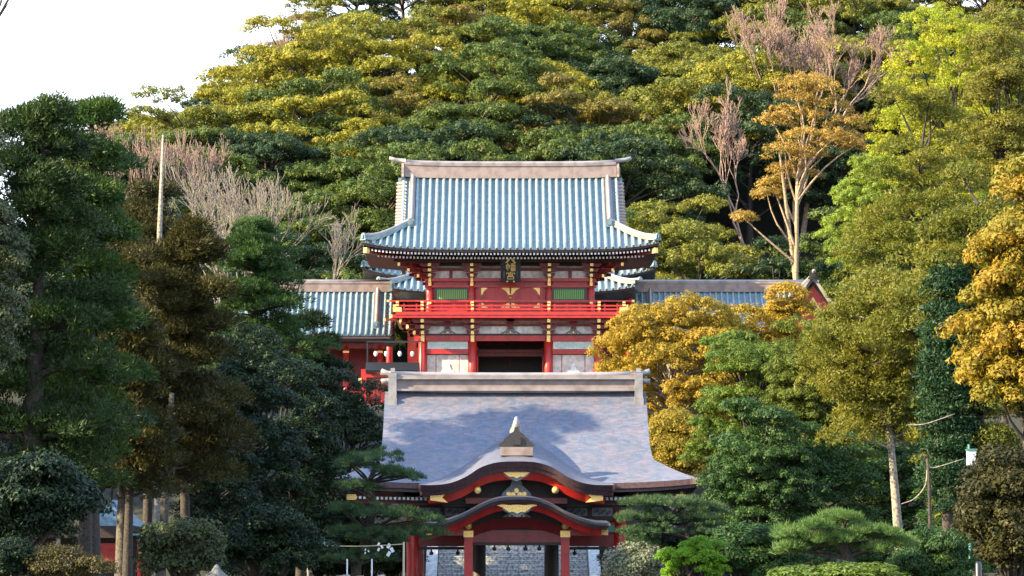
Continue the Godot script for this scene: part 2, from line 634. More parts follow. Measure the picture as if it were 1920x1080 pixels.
func frog_strut(parent: Node3D, pos: Vector3, w: float, h: float):
	# curved strut carved between beams
	var s := surf()
	var p := PackedVector2Array()
	for q in [[-0.5, 0.0], [-0.36, 0.05], [-0.30, 0.45], [-0.16, 0.78], [-0.13, 1.0], [0.13, 1.0], [0.16, 0.78], [0.30, 0.45], [0.36, 0.05], [0.5, 0.0], [0.42, 0.30], [0.34, 0.72], [0.0, 0.90]]:
		p.append(Vector2(q[0] * w, q[1] * h))
	p = PackedVector2Array()
	for q in [[-0.5, 0.0], [0.5, 0.0], [0.43, 0.28], [0.30, 0.52], [0.18, 0.72], [0.14, 1.0], [-0.14, 1.0], [-0.18, 0.72], [-0.30, 0.52], [-0.43, 0.28]]:
		p.append(Vector2(q[0] * w, q[1] * h))
	prism(s, p, 0.0, 0.07)
	var o := part(parent, "frog_leg_strut", s, "carved", pos)
	var g := surf()
	for q in [[-0.24, 0.22], [0.24, 0.22], [0.0, 0.42], [-0.1, 0.2], [0.1, 0.2]]:
		var d := PackedVector2Array()
		for k in 8:
			d.append(Vector2(q[0] * w, q[1] * h) + Vector2(cos(TAU * k / 8), sin(TAU * k / 8)) * h * 0.14)
		prism(g, d, 0.07, 0.10)
	part(o, "painted_flowers", g, "gold").set_meta("kind", "stuff")
	return o

func column(parent: Node3D, pos: Vector3, h: float, r: float, mat = "red"):
	var s := surf(false)
	tube(s, [Vector3.ZERO, Vector3(0, h * 0.5, 0), Vector3(0, h, 0)], [r, r, r * 0.96], 20)
	return part(parent, "column", s, mat, pos)

func disc(parent: Node3D, name_: String, pos: Vector3, r: float, th: float, mat):
	var s := surf()
	var d := PackedVector2Array()
	for k in 12:
		d.append(Vector2(cos(TAU * k / 12), sin(TAU * k / 12)) * r)
	prism(s, d, 0.0, th)
	return part(parent, name_, s, mat, pos)

func ball(parent: Node3D, name_: String, pos: Vector3, r: float, mat, squash := 1.0):
	var b := SphereMesh.new()
	b.radius = r
	b.height = 2.0 * r * squash
	b.radial_segments = 14
	b.rings = 8
	return part(parent, name_, b, mat, pos)

# ------------------------------------------------------------------ two-storey gate
func build_gate():
	var G := thing("two_storey_gate", "vermilion two-storey shrine gate with blue-grey tiled hip-and-gable roof", "gate", Vector3(0, 9.42, -160))
	var LX := [-4.23, -1.83, 1.83, 4.23]
	pbox(G, "plinth", Vector3(0, 0.06, -2.5), Vector3(10.0, 0.16, 6.6), "stone")
	for z in [0.0, -2.5, -5.0]:
		for x in LX:
			column(G, Vector3(x, 0.14, z), 3.5, 0.215)
	# lower beams
	pbox(G, "lintel", Vector3(0, 3.56, 0), Vector3(9.3, 0.26, 0.26), "red")
	pbox(G, "lintel", Vector3(0, 3.56, -5.0), Vector3(9.3, 0.26, 0.26), "red")
	pbox(G, "inner_beam", Vector3(0, 3.0, -2.5), Vector3(8.4, 0.3, 0.2), "dark_red")
	for sx in [-1, 1]:
		pbox(G, "side_beam", Vector3(sx * 4.23, 3.5, -2.5), Vector3(0.22, 0.24, 4.6), "red")
		var cx: float = sx * 3.03
		pbox(G, "rail_beam", Vector3(cx, 2.92, 0), Vector3(2.0, 0.22, 0.18), "red")
		# teal transom of fine bars in a pale frame
		var tr := pbox(G, "transom", Vector3(cx, 3.23, -0.06), Vector3(1.96, 0.38, 0.04), "teal_slat")
		var b := surf()
		for k in 24:
			box(b, Vector3(lerpf(-0.9, 0.9, k / 23.0), 0, 0.035), Vector3(0.028, 0.27, 0.03))
		for yy in [-0.15, 0.15]:
			box(b, Vector3(0, yy, 0.04), Vector3(1.9, 0.045, 0.05))
		for xx in [-0.94, 0.94]:
			box(b, Vector3(xx, 0, 0.04), Vector3(0.05, 0.34, 0.048))
		part(tr, "bars", b, "pale").set_meta("kind", "stuff")
		# pale panels below, with a white crest
		for k in 3:
			var w: float = [0.42, 1.10, 0.42][k]
			var xo: float = [-0.78, 0.0, 0.78][k]
			pbox(G, "panel", Vector3(cx + xo, 1.47, -0.10), Vector3(w - 0.015, 2.6, 0.05), "cream")
		pbox(G, "panel_sill", Vector3(cx, 0.25, -0.02), Vector3(2.0, 0.2, 0.2), "red")
		var cr := surf()
		for q in [[0.0, 0.62, 0.10], [0.0, 0.44, 0.15], [-0.16, 0.26, 0.13], [0.16, 0.26, 0.13], [0.0, 0.24, 0.15], [-0.32, 0.12, 0.10], [0.32, 0.12, 0.10]]:
			var d := PackedVector2Array()
			for k in 14:
				d.append(Vector2(q[0], q[1]) + Vector2(cos(TAU * k / 14), sin(TAU * k / 14)) * q[2])
			prism(cr, d, 0.0, 0.03 + 0.01 * absf(q[0]) + 0.013 * q[1])
		part(G, "crest", cr, "pale", Vector3(cx, 1.66, -0.073))
		pbox(G, "side_wall", Vector3(sx * 4.23, 1.7, -2.5), Vector3(0.08, 3.2, 4.6), "red")
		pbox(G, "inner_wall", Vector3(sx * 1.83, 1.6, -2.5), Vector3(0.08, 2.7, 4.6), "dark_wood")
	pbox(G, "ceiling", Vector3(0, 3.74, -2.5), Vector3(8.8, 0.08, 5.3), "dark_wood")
	for sx in [-1, 1]:
		var leaf := pbox(G, "door", Vector3(sx * 0.795, 1.8, -4.7), Vector3(1.58, 3.5, 0.08), "dark_wood")
		pbox(leaf, "door_rail", Vector3(0, 0.3, 0.06), Vector3(1.4, 0.12, 0.04), "dark_red")
	pbox(G, "threshold_beam", Vector3(0, 3.1, -2.3), Vector3(3.3, 0.16, 0.14), "dark_red")
	# plaster band between the storeys
	pbox(G, "plaster", Vector3(0, 3.92, -0.06), Vector3(9.0, 0.46, 0.06), "white")
	pbox(G, "tie_beam", Vector3(0, 4.20, 0.02), Vector3(9.3, 0.10, 0.22), "dark_red")
	pbox(G, "plaster", Vector3(0, 4.33, -0.06), Vector3(9.0, 0.14, 0.06), "white")
	for x in [-3.03, 0.0, 3.03]:
		frog_strut(G, Vector3(x, 3.69, -0.02), 0.95 if x != 0.0 else 1.15, 0.36)
		pbox(G, "small_block", Vector3(x, 4.09, 0.06), Vector3(0.24, 0.12, 0.24), "dark_red")
		pbox(G, "small_block", Vector3(x, 4.32, 0.10), Vector3(0.30, 0.12, 0.30), "dark_red")
	for x in LX:
		bracket(G, Vector3(x, 3.68, 0.12), 0.78, 1.05, 0.0, 1.0)
		pbox(G, "gold_band", Vector3(x, 3.55, 0.222), Vector3(0.17, 0.34, 0.03), "gold")
		bracket(G, Vector3(x, 3.68, -5.12), 0.78, 1.05, PI, 1.0)
	for sx in [-1, 1]:
		for z in [0.0, -2.5, -5.0]:
			bracket(G, Vector3(sx * 4.35, 3.68, z), 0.78, 0.95, sx * PI / 2, 0.9)
		bracket(G, Vector3(sx * 4.3, 3.68, 0.08), 0.8, 1.35, sx * PI / 4, 0.5)
	# balcony
	pbox(G, "balcony_deck", Vector3(0, 4.66, -2.5), Vector3(11.0, 0.16, 7.9), "red")
	pbox(G, "balcony_edge", Vector3(0, 4.53, 1.33), Vector3(11.3, 0.16, 0.18), "red")
	for sx in [-1, 1]:
		pbox(G, "balcony_edge", Vector3(sx * 5.42, 4.53, -2.5), Vector3(0.18, 0.16, 7.4), "red")
		pbox(G, "gold_end", Vector3(sx * 5.72, 4.52, 1.33), Vector3(0.14, 0.16, 0.19), "gold")
		pbox(G, "joist", Vector3(sx * 2.9, 4.40, 0.75), Vector3(6.2, 0.10, 0.14), "dark_red")
		pbox(G, "gold_end", Vector3(sx * 6.05, 4.40, 0.75), Vector3(0.12, 0.13, 0.16), "gold")
	var RY := [4.86, 5.03, 5.26]
	for k in 3:
		pbox(G, "rail", Vector3(0, RY[k], 1.36), Vector3([11.0, 11.0, 11.6][k], 0.075, 0.09), "red")
		for sx in [-1, 1]:
			pbox(G, "rail", Vector3(sx * 5.42, RY[k], -2.5), Vector3(0.09, 0.075, 7.6), "red")
			pbox(G, "gold_end", Vector3(sx * ([5.56, 5.56, 5.86][k]), RY[k], 1.36), Vector3(0.13, 0.10, 0.11), "gold")
	for x in [-5.42, -4.23, -1.83, 1.83, 4.23, 5.42]:
		var post := pbox(G, "rail_post", Vector3(x, 5.0, 1.36), Vector3(0.13, 0.52, 0.13), "red")
		for y in [-0.12, 0.06, 0.2]:
			pbox(post, "gold_fitting", Vector3(0, y, 0.06), Vector3(0.14, 0.09, 0.05), "gold")
		if absf(x) > 5:
			pbox(post, "gold_cap", Vector3(0, -0.16, 0.075), Vector3(0.42, 0.22, 0.03), "gold")
	for i in 18:
		pbox(G, "baluster", Vector3(lerpf(-5.1, 5.1, i / 17.0), 4.95, 1.36), Vector3(0.06, 0.36, 0.06), "red")
	# upper storey
	var UX := [-3.9, -1.87, 1.87, 3.9]
	var uz := -0.35
	pbox(G, "upper_wall", Vector3(0, 5.62, uz - 0.08), Vector3(7.8, 1.75, 0.06), "red")
	for sx in [-1, 1]:
		pbox(G, "upper_wall", Vector3(sx * 3.85, 5.62, -2.5), Vector3(0.06, 1.75, 4.3), "red")
	pbox(G, "upper_wall", Vector3(0, 5.62, -4.65), Vector3(7.8, 1.75, 0.06), "red")
	for z in [uz, -4.65]:
		for x in UX:
			column(G, Vector3(x, 4.74, z), 1.78, 0.18)
	for x in UX:
		pbox(G, "gold_band", Vector3(x, 6.20, uz + 0.175), Vector3(0.15, 0.17, 0.04), "gold")
		pbox(G, "gold_band", Vector3(x, 6.42, uz + 0.175), Vector3(0.12, 0.22, 0.03), "gold")
		pbox(G, "gold_band", Vector3(x, 5.32, uz + 0.175), Vector3(0.15, 0.15, 0.04), "gold")
	for y in [6.42, 6.10, 5.36]:
		pbox(G, "wall_beam", Vector3(0, y, uz + 0.02), Vector3(8.3, 0.16 if y > 6.2 else 0.11, 0.24), "red")
	for sx in [-1, 1]:
		var cx: float = sx * 2.83
		var win := pbox(G, "window", Vector3(cx, 5.72, uz - 0.02), Vector3(1.66, 0.62, 0.06), "black")
		for k in 16:
			pbox(win, "bar", Vector3(lerpf(-0.69, 0.69, k / 15.0), 0, 0.045), Vector3(0.06, 0.48, 0.05), "green_slat")
		for yy in [-0.28, 0.28]:
			pbox(win, "frame", Vector3(0, yy, 0.05), Vector3(1.66, 0.08, 0.08), "black")
		for xx in [-0.78, 0.78]:
			pbox(win, "frame", Vector3(xx, 0, 0.05), Vector3(0.10, 0.48, 0.078), "black")
	# centre doors with gold fittings
	for sx in [-1, 1]:
		var dr := pbox(G, "door", Vector3(sx * 0.73, 5.55, uz - 0.01), Vector3(1.42, 1.06, 0.07), "red")
		var g := surf()
		for e in [[1.0, 1.0], [1.0, -1.0], [-1.0, 1.0], [-1.0, -1.0]]:
			var c := Vector2(e[0] * 0.69, e[1] * 0.49)
			var w := 0.44 if e[0] * sx < 0 else 0.34
			var p := PackedVector2Array([c, c + Vector2(-e[0] * w, 0), c + Vector2(-e[0] * w * 0.75, -e[1] * 0.07), c + Vector2(-e[0] * w * 0.42, -e[1] * 0.16), c + Vector2(-e[0] * 0.07, -e[1] * 0.32), c + Vector2(0, -e[1] * 0.36)])
			prism(g, p, 0.036, 0.055)
		part(dr, "gold_corner", g, "gold")
		pbox(G, "door_post", Vector3(sx * 1.5, 5.55, uz + 0.02), Vector3(0.12, 1.1, 0.16), "red")
	for y in [5.35, 5.55, 5.72]:
		ball(G, "door_boss", Vector3(0, y, uz + 0.05), 0.055, "gold")
	# plaster band and brackets under the roof
	pbox(G, "plaster", Vector3(0, 6.68, uz - 0.06), Vector3(7.9, 0.40, 0.06), "white")
	pbox(G, "tie_beam", Vector3(0, 6.92, uz + 0.02), Vector3(8.5, 0.12, 0.2), "dark_red")
	pbox(G, "plaster", Vector3(0, 7.04, uz - 0.06), Vector3(7.9, 0.12, 0.06), "white")
	pbox(G, "tie_beam", Vector3(0, 7.16, uz + 0.02), Vector3(8.7, 0.12, 0.2), "dark_wood")
	for x in [-2.88, 2.88]:
		pbox(G, "strut", Vector3(x, 6.68, uz), Vector3(0.16, 0.38, 0.08), "dark_red")
	for x in UX:
		bracket(G, Vector3(x, 6.50, uz + 0.12), 0.66, 1.1, 0.0, 0.95)
	for sx in [-1, 1]:
		for z in [uz, -2.5, -4.65]:
			bracket(G, Vector3(sx * 4.0, 6.50, z), 0.66, 1.0, sx * PI / 2, 0.9)
		var cb = bracket(G, Vector3(sx * 4.0, 6.45, uz + 0.1), 0.72, 1.9, sx * PI / 4, 0.6)
	pbox(G, "eave_purlin", Vector3(0, 7.24, 1.0), Vector3(11.2, 0.14, 0.16), "dark_wood")
	for sx in [-1, 1]:
		pbox(G, "eave_purlin", Vector3(sx * 5.3, 7.24, -2.5), Vector3(0.16, 0.14, 6.8), "dark_wood")
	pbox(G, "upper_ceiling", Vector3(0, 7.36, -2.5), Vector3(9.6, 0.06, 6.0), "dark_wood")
	eave_rafters(G, -6.75, 6.75, -0.3, 2.62, 7.66, 7.40, 0.26, 7.05, 0.17, "dark_red")
	eave_rafters(G, -6.3, 6.3, -0.3, 2.0, 7.52, 7.26, 0.18, 7.05, 0.17, "dark_red", "lower_rafters")
	# boards over the rafters close the eaves
	var es := surf(false)
	for side in [1, -1]:
		var f := func(u: float, v: float) -> Vector3:
			var x := lerpf(-1, 1, u) * (6.95 - 2.4 * v)
			return Vector3(x, 7.47 + 0.28 * v + 0.26 * pow(absf(x) / 7.05, 5.0) * (1 - v), -2.5 + side * (5.2 - 3.0 * v))
		grid(es, 20, 3, f)
		var f2 := func(u: float, v: float) -> Vector3:
			var z := lerpf(-1, 1, u) * (5.2 - 3.0 * v)
			return Vector3(side * (6.95 - 2.4 * v), 7.47 + 0.28 * v + 0.26 * pow(absf(z) / 5.3, 5.0) * (1 - v), -2.5 + z)
		grid(es, 14, 3, f2)
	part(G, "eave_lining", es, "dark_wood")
	for sx in [-1, 1]:
		var hs := surf()
		var a := Vector3(sx * 4.0, 7.25, 0.0)
		var b := Vector3(sx * 6.85, 7.56, 2.62)
		var t := (b - a).normalized()
		var sd := t.cross(Vector3.UP).normalized()
		box(hs, (a + b) * 0.5, Vector3(0.18, 0.22, a.distance_to(b)), Basis(sd, t.cross(sd) * -1.0, t))
		var hr := part(G, "hip_rafter", hs, "dark_red")
		var gs := surf()
		box(gs, b, Vector3(0.22, 0.25, 0.2), Basis(sd, t.cross(sd) * -1.0, t))
		part(hr, "gold_end", gs, "gold")
	hip_gable(G, 7.58, 11.65, 7.05, 5.5, 5.3, -2.5, 0.34, 0.325, 2.05)
	build_plaque(Vector3(0, 15.68, -158.75))

func stroke(s: SurfaceTool, x0: float, y0: float, x1: float, y1: float, w: float):
	var a := Vector2(x0, y0)
	var b := Vector2(x1, y1)
	var t := (b - a).normalized()
	var n := Vector2(-t.y, t.x) * w * 0.5
	prism(s, PackedVector2Array([a - n - t * w * 0.2, b - n * 0.7 + t * w * 0.2, b + n * 0.7 + t * w * 0.2, a + n - t * w * 0.2]), 0.045, 0.07)

func build_plaque(pos: Vector3):
	var P := thing("name_plaque", "black lacquer name plaque with gold characters hung under the gate eave", "plaque", pos)
	P.rotation.x = 0.22
	var s := surf()
	box(s, Vector3(0, 0.58, 0), Vector3(0.62, 1.10, 0.08))
	part(P, "board", s, "black")
	s = surf()
	for q in [[-0.40, 0.58, 0.16, 1.24], [0.40, 0.58, 0.16, 1.24]]:
		box(s, Vector3(q[0], q[1], 0.03), Vector3(q[2], q[3], 0.12))
	var top := PackedVector2Array()
	for q in [[-0.5, 1.12], [0.5, 1.12], [0.46, 1.26], [0.26, 1.30], [0.14, 1.38], [-0.14, 1.38], [-0.26, 1.30], [-0.46, 1.26]]:
		top.append(Vector2(q[0], q[1]))
	prism(s, top, -0.02, 0.088)
	box(s, Vector3(0, -0.01, 0.03), Vector3(1.0, 0.14, 0.112))
	part(P, "frame", s, "black")
	s = surf()
	for x in [-0.16, 0.16]:
		box(s, Vector3(x, -0.04, 0.1), Vector3(0.07, 0.07, 0.04))
	part(P, "gold_stud", s, "gold")
	# first character: two birds facing apart
	s = surf()
	for sx in [-1, 1]:
		var bird := PackedVector2Array()
		for q in [[0.02, 1.02], [0.09, 1.08], [0.14, 1.04], [0.19, 0.93], [0.26, 0.84], [0.16, 0.86], [0.10, 0.92], [0.06, 0.98]]:
			bird.append(Vector2(sx * q[0], q[1]))
		prism(s, bird, 0.045, 0.075)
	part(P, "character", s, "gold")
	# second character
	s = surf()
	for q in [[-0.20, 0.74, -0.20, 0.55], [-0.20, 0.74, -0.06, 0.74], [-0.06, 0.74, -0.06, 0.58], [-0.13, 0.82, -0.13, 0.48], [0.02, 0.80, 0.21, 0.82], [0.12, 0.82, 0.12, 0.64], [0.01, 0.74, 0.23, 0.74], [0.12, 0.74, 0.01, 0.65], [0.12, 0.74, 0.23, 0.65], [0.03, 0.61, 0.21, 0.61], [0.03, 0.61, 0.03, 0.47], [0.21, 0.61, 0.21, 0.47], [0.12, 0.61, 0.12, 0.47], [0.03, 0.54, 0.21, 0.54], [0.03, 0.47, 0.21, 0.47]]:
		stroke(s, q[0], q[1], q[2], q[3], 0.038)
	part(P, "character", s, "gold")
	# third character
	s = surf()
	for q in [[0.0, 0.41, 0.0, 0.36], [-0.19, 0.36, 0.19, 0.36], [-0.19, 0.36, -0.20, 0.30], [0.19, 0.36, 0.20, 0.30], [-0.10, 0.30, 0.10, 0.30], [-0.10, 0.30, -0.10, 0.23], [0.10, 0.30, 0.10, 0.23], [-0.10, 0.23, 0.10, 0.23], [0.0, 0.23, -0.03, 0.19], [-0.15, 0.18, 0.15, 0.18], [-0.15, 0.18, -0.15, 0.07], [0.15, 0.18, 0.15, 0.07], [-0.15, 0.07, 0.15, 0.07]]:
		stroke(s, q[0], q[1], q[2], q[3], 0.034)
	part(P, "character", s, "gold")

# ------------------------------------------------------------------ corridors, hall, fence
func gable_roof(parent: Node3D, x0: float, x1: float, e: float, r: float, run: float, pitch: float, rh := 0.5):
	# plain ridge roof along x, centred on z = 0, with tile rows
	var s := surf(false)
	for side in [1, -1]:
		var f := func(u: float, v: float) -> Vector3:
			return Vector3(lerpf(x0, x1, u), e + (r - e) * roof_rise(v), side * run * (1 - v))
		grid(s, 2, 8, f)
	var base := part(parent, "roof", s, "tile")
	var pts := []
	for k in 8:
		var t := k / 7.0
		pts.append(Vector3(0, e + (r - e) * roof_rise(t) + 0.012, (run + 0.03) * (1 - t)))
	var mesh := roll_mesh(pts, pitch * 0.27)
	var n := int((x1 - x0) / pitch)
	for i in n + 1:
		for turn in [0.0, PI]:
			part(base, "tile_row", mesh, "tile_roll", Vector3(lerpf(x0 + 0.08, x1 - 0.08, float(i) / n), 0, 0), Vector3(0, turn, 0))
	ridge_beam(base, "ridge", [Vector3(x0 + 0.1, r - 0.05, 0), Vector3((x0 + x1) / 2, r - 0.05, 0), Vector3(x1 - 0.1, r - 0.05, 0)], 0.42, rh, 0.09, "ridge_copper", "ridge_cap")
	for x in [x0, x1]:
		var sx := signf(x - (x0 + x1) / 2)
		var dp := []
		for k in 7:
			var t := lerpf(0.97, 0.22, k / 6.0)
			dp.append(Vector3(x - sx * 0.75, e + (r - e) * roof_rise(t), run * (1 - t)))
		ridge_beam(base, "descending_ridge", dp, 0.26, 0.2, 0.08, "ridge_copper", "ridge_cap")
		ogre_tile(base, dp[6] + Vector3(0, -0.03, 0.08), 0.36, "tile")
		ogre_tile(base, Vector3(x - sx * 0.1, r - 0.1, 0), 0.62, "tile", PI / 2)
		for side in [1, -1]:
			for k in 9:
				var t := lerpf(0.08, 0.9, k / 8.0)
				var vs := surf(false)
				var y := e + (r - e) * roof_rise(t)
				tube(vs, [Vector3(x - sx * 0.35, y + 0.03, side * run * (1 - t)), Vector3(x + sx * 0.05, y - 0.02, side * run * (1 - t))], [0.085, 0.085], 7)
				part(base, "verge_tile", vs, "tile")
		var gs := surf()
		prism(gs, PackedVector2Array([Vector2(-run * 0.85, e + 0.05), Vector2(run * 0.85, e + 0.05), Vector2(run * 0.4, e + (r - e) * roof_rise(0.6) - 0.12), Vector2(0, r - 0.15), Vector2(-run * 0.4, e + (r - e) * roof_rise(0.6) - 0.12)]), x - sx * 0.5 - 0.04, x - sx * 0.5 + 0.04, Vector3.ZERO, Basis(Vector3(0, 0, 1), Vector3(0, 1, 0), Vector3(1, 0, 0)))
		part(base, "gable_wall", gs, "dark_wood")
	s = surf()
	for side in [1, -1]:
		box(s, Vector3((x0 + x1) / 2, e - 0.07, side * (run - 0.05)), Vector3(x1 - x0 - 0.1, 0.1, 0.06))
	part(base, "eave_board", s, "fascia")
	s = surf(false)
	for side in [1, -1]:
		var f := func(u: float, v: float) -> Vector3:
			return Vector3(lerpf(x0 + 0.05, x1 - 0.05, u), e - 0.12 + 0.4 * v, side * (run - 0.06) * (1 - 0.5 * v))
		grid(s, 1, 2, f)
	part(base, "eave_lining", s, "dark_wood")
	return base

func build_corridors():
	var left := thing("side_corridor", "tiled corridor left of the gate, half hidden by dark trees", "corridor", Vector3(0, 9.42, -163), "corridors beside the gate")
	corridor(left, -13.5, -5.75)
	var right := thing("side_corridor", "tiled corridor right of the gate, behind the orange camphor tree", "corridor", Vector3(0, 9.42, -163), "corridors beside the gate")
	corridor(right, 6.1, 15.2)
	# cross gable at the far end of the right corridor
	var x := 14.4
	var s := surf(false)
	var prof := [[0.0, 6.35], [0.25, 6.05], [0.55, 5.6], [0.85, 5.2], [1.15, 4.95], [1.5, 4.8]]
	for sx in [-1, 1]:
		var f := func(u: float, v: float) -> Vector3:
			var q := u * 1.5
			return Vector3(x + sx * q, interp(prof, q), lerpf(5.4, -0.6, v))
		grid(s, 10, 2, f)
		var f2 := func(u: float, v: float) -> Vector3:
			var q := u * 1.5
			return Vector3(x + sx * q, interp(prof, q) - 0.22 * v, 5.4)
		grid(s, 10, 1, f2)
		var f3 := func(u: float, v: float) -> Vector3:
			var q := u * 1.5
			return Vector3(x + sx * q, interp(prof, q) - 0.22, lerpf(5.4, 4.9, v))
		grid(s, 10, 1, f3)
	var g := part(right, "cross_gable", s, "ridge_cap")
	s = surf()
	prism(s, PackedVector2Array([Vector2(-1.1, 3.4), Vector2(1.1, 3.4), Vector2(0.95, 4.8), Vector2(0.45, 5.4), Vector2(0, 5.95), Vector2(-0.45, 5.4), Vector2(-0.95, 4.8)]), 4.95, 5.02, Vector3(x, 0, 0))
	part(g, "gable_board", s, "red")
	s = surf()
	prism(s, PackedVector2Array([Vector2(-0.42, 4.75), Vector2(0.0, 4.5), Vector2(0.42, 4.75), Vector2(0.22, 5.05), Vector2(0.0, 5.4), Vector2(-0.22, 5.05)]), 5.02, 5.08, Vector3(x, 0, 0))
	part(g, "gold_pendant", s, "gold")
	s = surf(false)
	tube(s, [Vector3(x, 6.4, -0.6), Vector3(x, 6.42, 5.3), Vector3(x, 6.62, 5.65)], [0.12, 0.12, 0.08], 8)
	part(g, "ridge", s, "ridge_cap")
	ogre_tile(g, Vector3(x, 6.2, 5.45), 0.45, "bronze")

func corridor(o: Node3D, x0: float, x1: float):
	gable_roof(o, x0, x1, 3.68, 6.1, 3.0, 0.28)
	pbox(o, "wall", Vector3((x0 + x1) / 2, 1.9, -1.4), Vector3(x1 - x0 - 1.0, 3.6, 0.1), "dark_red")
	pbox(o, "base", Vector3((x0 + x1) / 2, 0.2, 0), Vector3(x1 - x0 - 0.6, 0.4, 4.0), "stone_dark")
	pbox(o, "beam", Vector3((x0 + x1) / 2, 3.3, 1.5), Vector3(x1 - x0 - 0.7, 0.26, 0.2), "dark_red")
	pbox(o, "lower_beam", Vector3((x0 + x1) / 2, 1.0, 1.5), Vector3(x1 - x0 - 0.7, 0.18, 0.16), "red")
	var n := int((x1 - x0) / 1.9)
	for i in n + 1:
		var x := lerpf(x0 + 0.6, x1 - 0.6, float(i) / n)
		column(o, Vector3(x, 0.4, 1.5), 2.9, 0.14)
		pbox(o, "gold_band", Vector3(x, 3.0, 1.64), Vector3(0.3, 0.1, 0.03), "gold")
	for i in n:
		var x := lerpf(x0 + 0.6, x1 - 0.6, (i + 0.5) / n)
		pbox(o, "panel", Vector3(x, 0.7, 1.46), Vector3((x1 - x0 - 1.2) / n - 0.3, 0.5, 0.06), "dark_red")

func build_main_hall():
	var H := thing("main_hall", "blue-tiled main hall roofs showing behind the gate under its eaves", "hall", Vector3(0, 9.42, -180))
	hip_gable(H, 8.1, 10.7, 7.9, 4.6, 4.6, -3.0, 0.55, 0.34, 2.2)
	hip_gable(H, 6.9, 8.9, 6.9, 4.2, 3.4, 3.4, 0.4, 0.34, 1.8)
	pbox(H, "wall", Vector3(0, 4.1, -3.0), Vector3(11.0, 8.2, 6.0), "dark_red")
	pbox(H, "wall", Vector3(0, 3.3, 2.6), Vector3(9.4, 6.6, 4.2), "dark_red")
	for x in [-6.3, -3.2, 3.2, 6.3]:
		column(H, Vector3(x, 0.0, 5.6), 6.7, 0.18, "red")
	pbox(H, "plinth", Vector3(0, 0.2, 0), Vector3(15.0, 0.4, 14.0), "stone")

func build_fence():
	var o := thing("roofed_fence", "low red fence with dark shingled cap left of the gate", "fence", Vector3(0, 9.42, -157.2))
	pbox(o, "board_panel", Vector3(-5.55, 0.95, 0), Vector3(2.2, 1.1, 0.08), "dark_red")
	for i in 9:
		pbox(o, "board", Vector3(lerpf(-6.5, -4.6, i / 8.0), 0.95, 0.055), Vector3(0.2, 1.1, 0.03), "dark_red")
	for x in [-6.95, -4.45]:
		pbox(o, "post", Vector3(x, 0.95, 0), Vector3(0.24, 1.9, 0.24), "red")
	pbox(o, "bottom_rail", Vector3(-6.1, 0.30, 0.02), Vector3(3.6, 0.22, 0.2), "red")
	pbox(o, "top_rail", Vector3(-5.6, 1.58, 0.02), Vector3(2.5, 0.14, 0.2), "red")
	var s := surf()
	prism(s, PackedVector2Array([Vector2(-0.5, 1.75), Vector2(0.5, 1.75), Vector2(0.52, 1.82), Vector2(0.08, 2.22), Vector2(-0.08, 2.22), Vector2(-0.52, 1.82)]), -6.85, -4.3, Vector3.ZERO, Basis(Vector3(0, 0, 1), Vector3(0, 1, 0), Vector3(1, 0, 0)))
	part(o, "cap_roof", s, "black")
	for y in [1.35, 0.42]:
		pbox(o, "gold_fitting", Vector3(-7.12, y, 0.05), Vector3(0.16, 0.24, 0.28), "gold")
	# pale paper lanterns hanging behind the fence
	for i in 4:
		var x: float = [-6.45, -5.95, -5.3, -4.7][i]
		var L := thing("paper_lantern", "white paper lantern hanging in the shade left of the gate, %s from the left" % ["first", "second", "third", "fourth"][i], "lantern", Vector3(x, 11.95, -158.9), "paper lanterns by the gate")
		var b := surf(false)
		var pts := []
		var rr := []
		for k in 7:
			var t := k / 6.0
			pts.append(Vector3(0, 0.1 + t * 0.24, 0))
			rr.append(0.05 + 0.05 * sin(PI * t))
		tube(b, pts, rr, 10)
		part(L, "shade", b, "paper")
		pbox(L, "cap", Vector3(0, 0.36, 0), Vector3(0.14, 0.03, 0.14), "black")
		pbox(L, "cord", Vector3(0, 0.55, 0), Vector3(0.015, 0.36, 0.015), "black")
	var bm := thing("lantern_beam", "dark timber beam carrying the paper lanterns left of the gate", "beam", Vector3(-5.55, 9.42, -158.9))
	pbox(bm, "crossbar", Vector3(0, 3.32, 0), Vector3(2.7, 0.07, 0.07), "black")
	for x in [-1.3, 1.3]:
		pbox(bm, "post", Vector3(x, 1.63, 0), Vector3(0.07, 3.26, 0.07), "black")

# ------------------------------------------------------------------ dance pavilion
const KU := [[0.0, 5.62], [0.71, 5.58], [1.28, 5.40], [1.70, 5.13], [2.1, 4.94], [2.5, 4.83], [3.0, 4.79], [3.44, 4.80]]
const KB := [[0.0, 6.70], [0.66, 6.50], [1.18, 6.14], [1.92, 5.59], [2.64, 5.14], [3.1, 4.97], [3.44, 4.91]]
const KL := [[0.0, 4.32], [0.64, 4.27], [1.19, 4.08], [1.74, 3.78], [2.3, 3.55], [2.8, 3.44], [3.2, 3.42]]

func pav_y(x: float, q: float) -> float:
	var t := clampf(q / 5.0, 0.0, 1.0)
	return 4.9 + 3.56 * roof_rise(t, 0.3) + 0.20 * pow(clampf(absf(x) / 6.5, 0, 1), 4.0) * pow(1.0 - t, 3.0)

func pav_q(y: float) -> float:
	var c := clampf((y - 4.9) / 3.56, 0.0, 1.0)
	return 5.0 * (-0.7 + sqrt(0.49 + 1.2 * c)) / 0.6

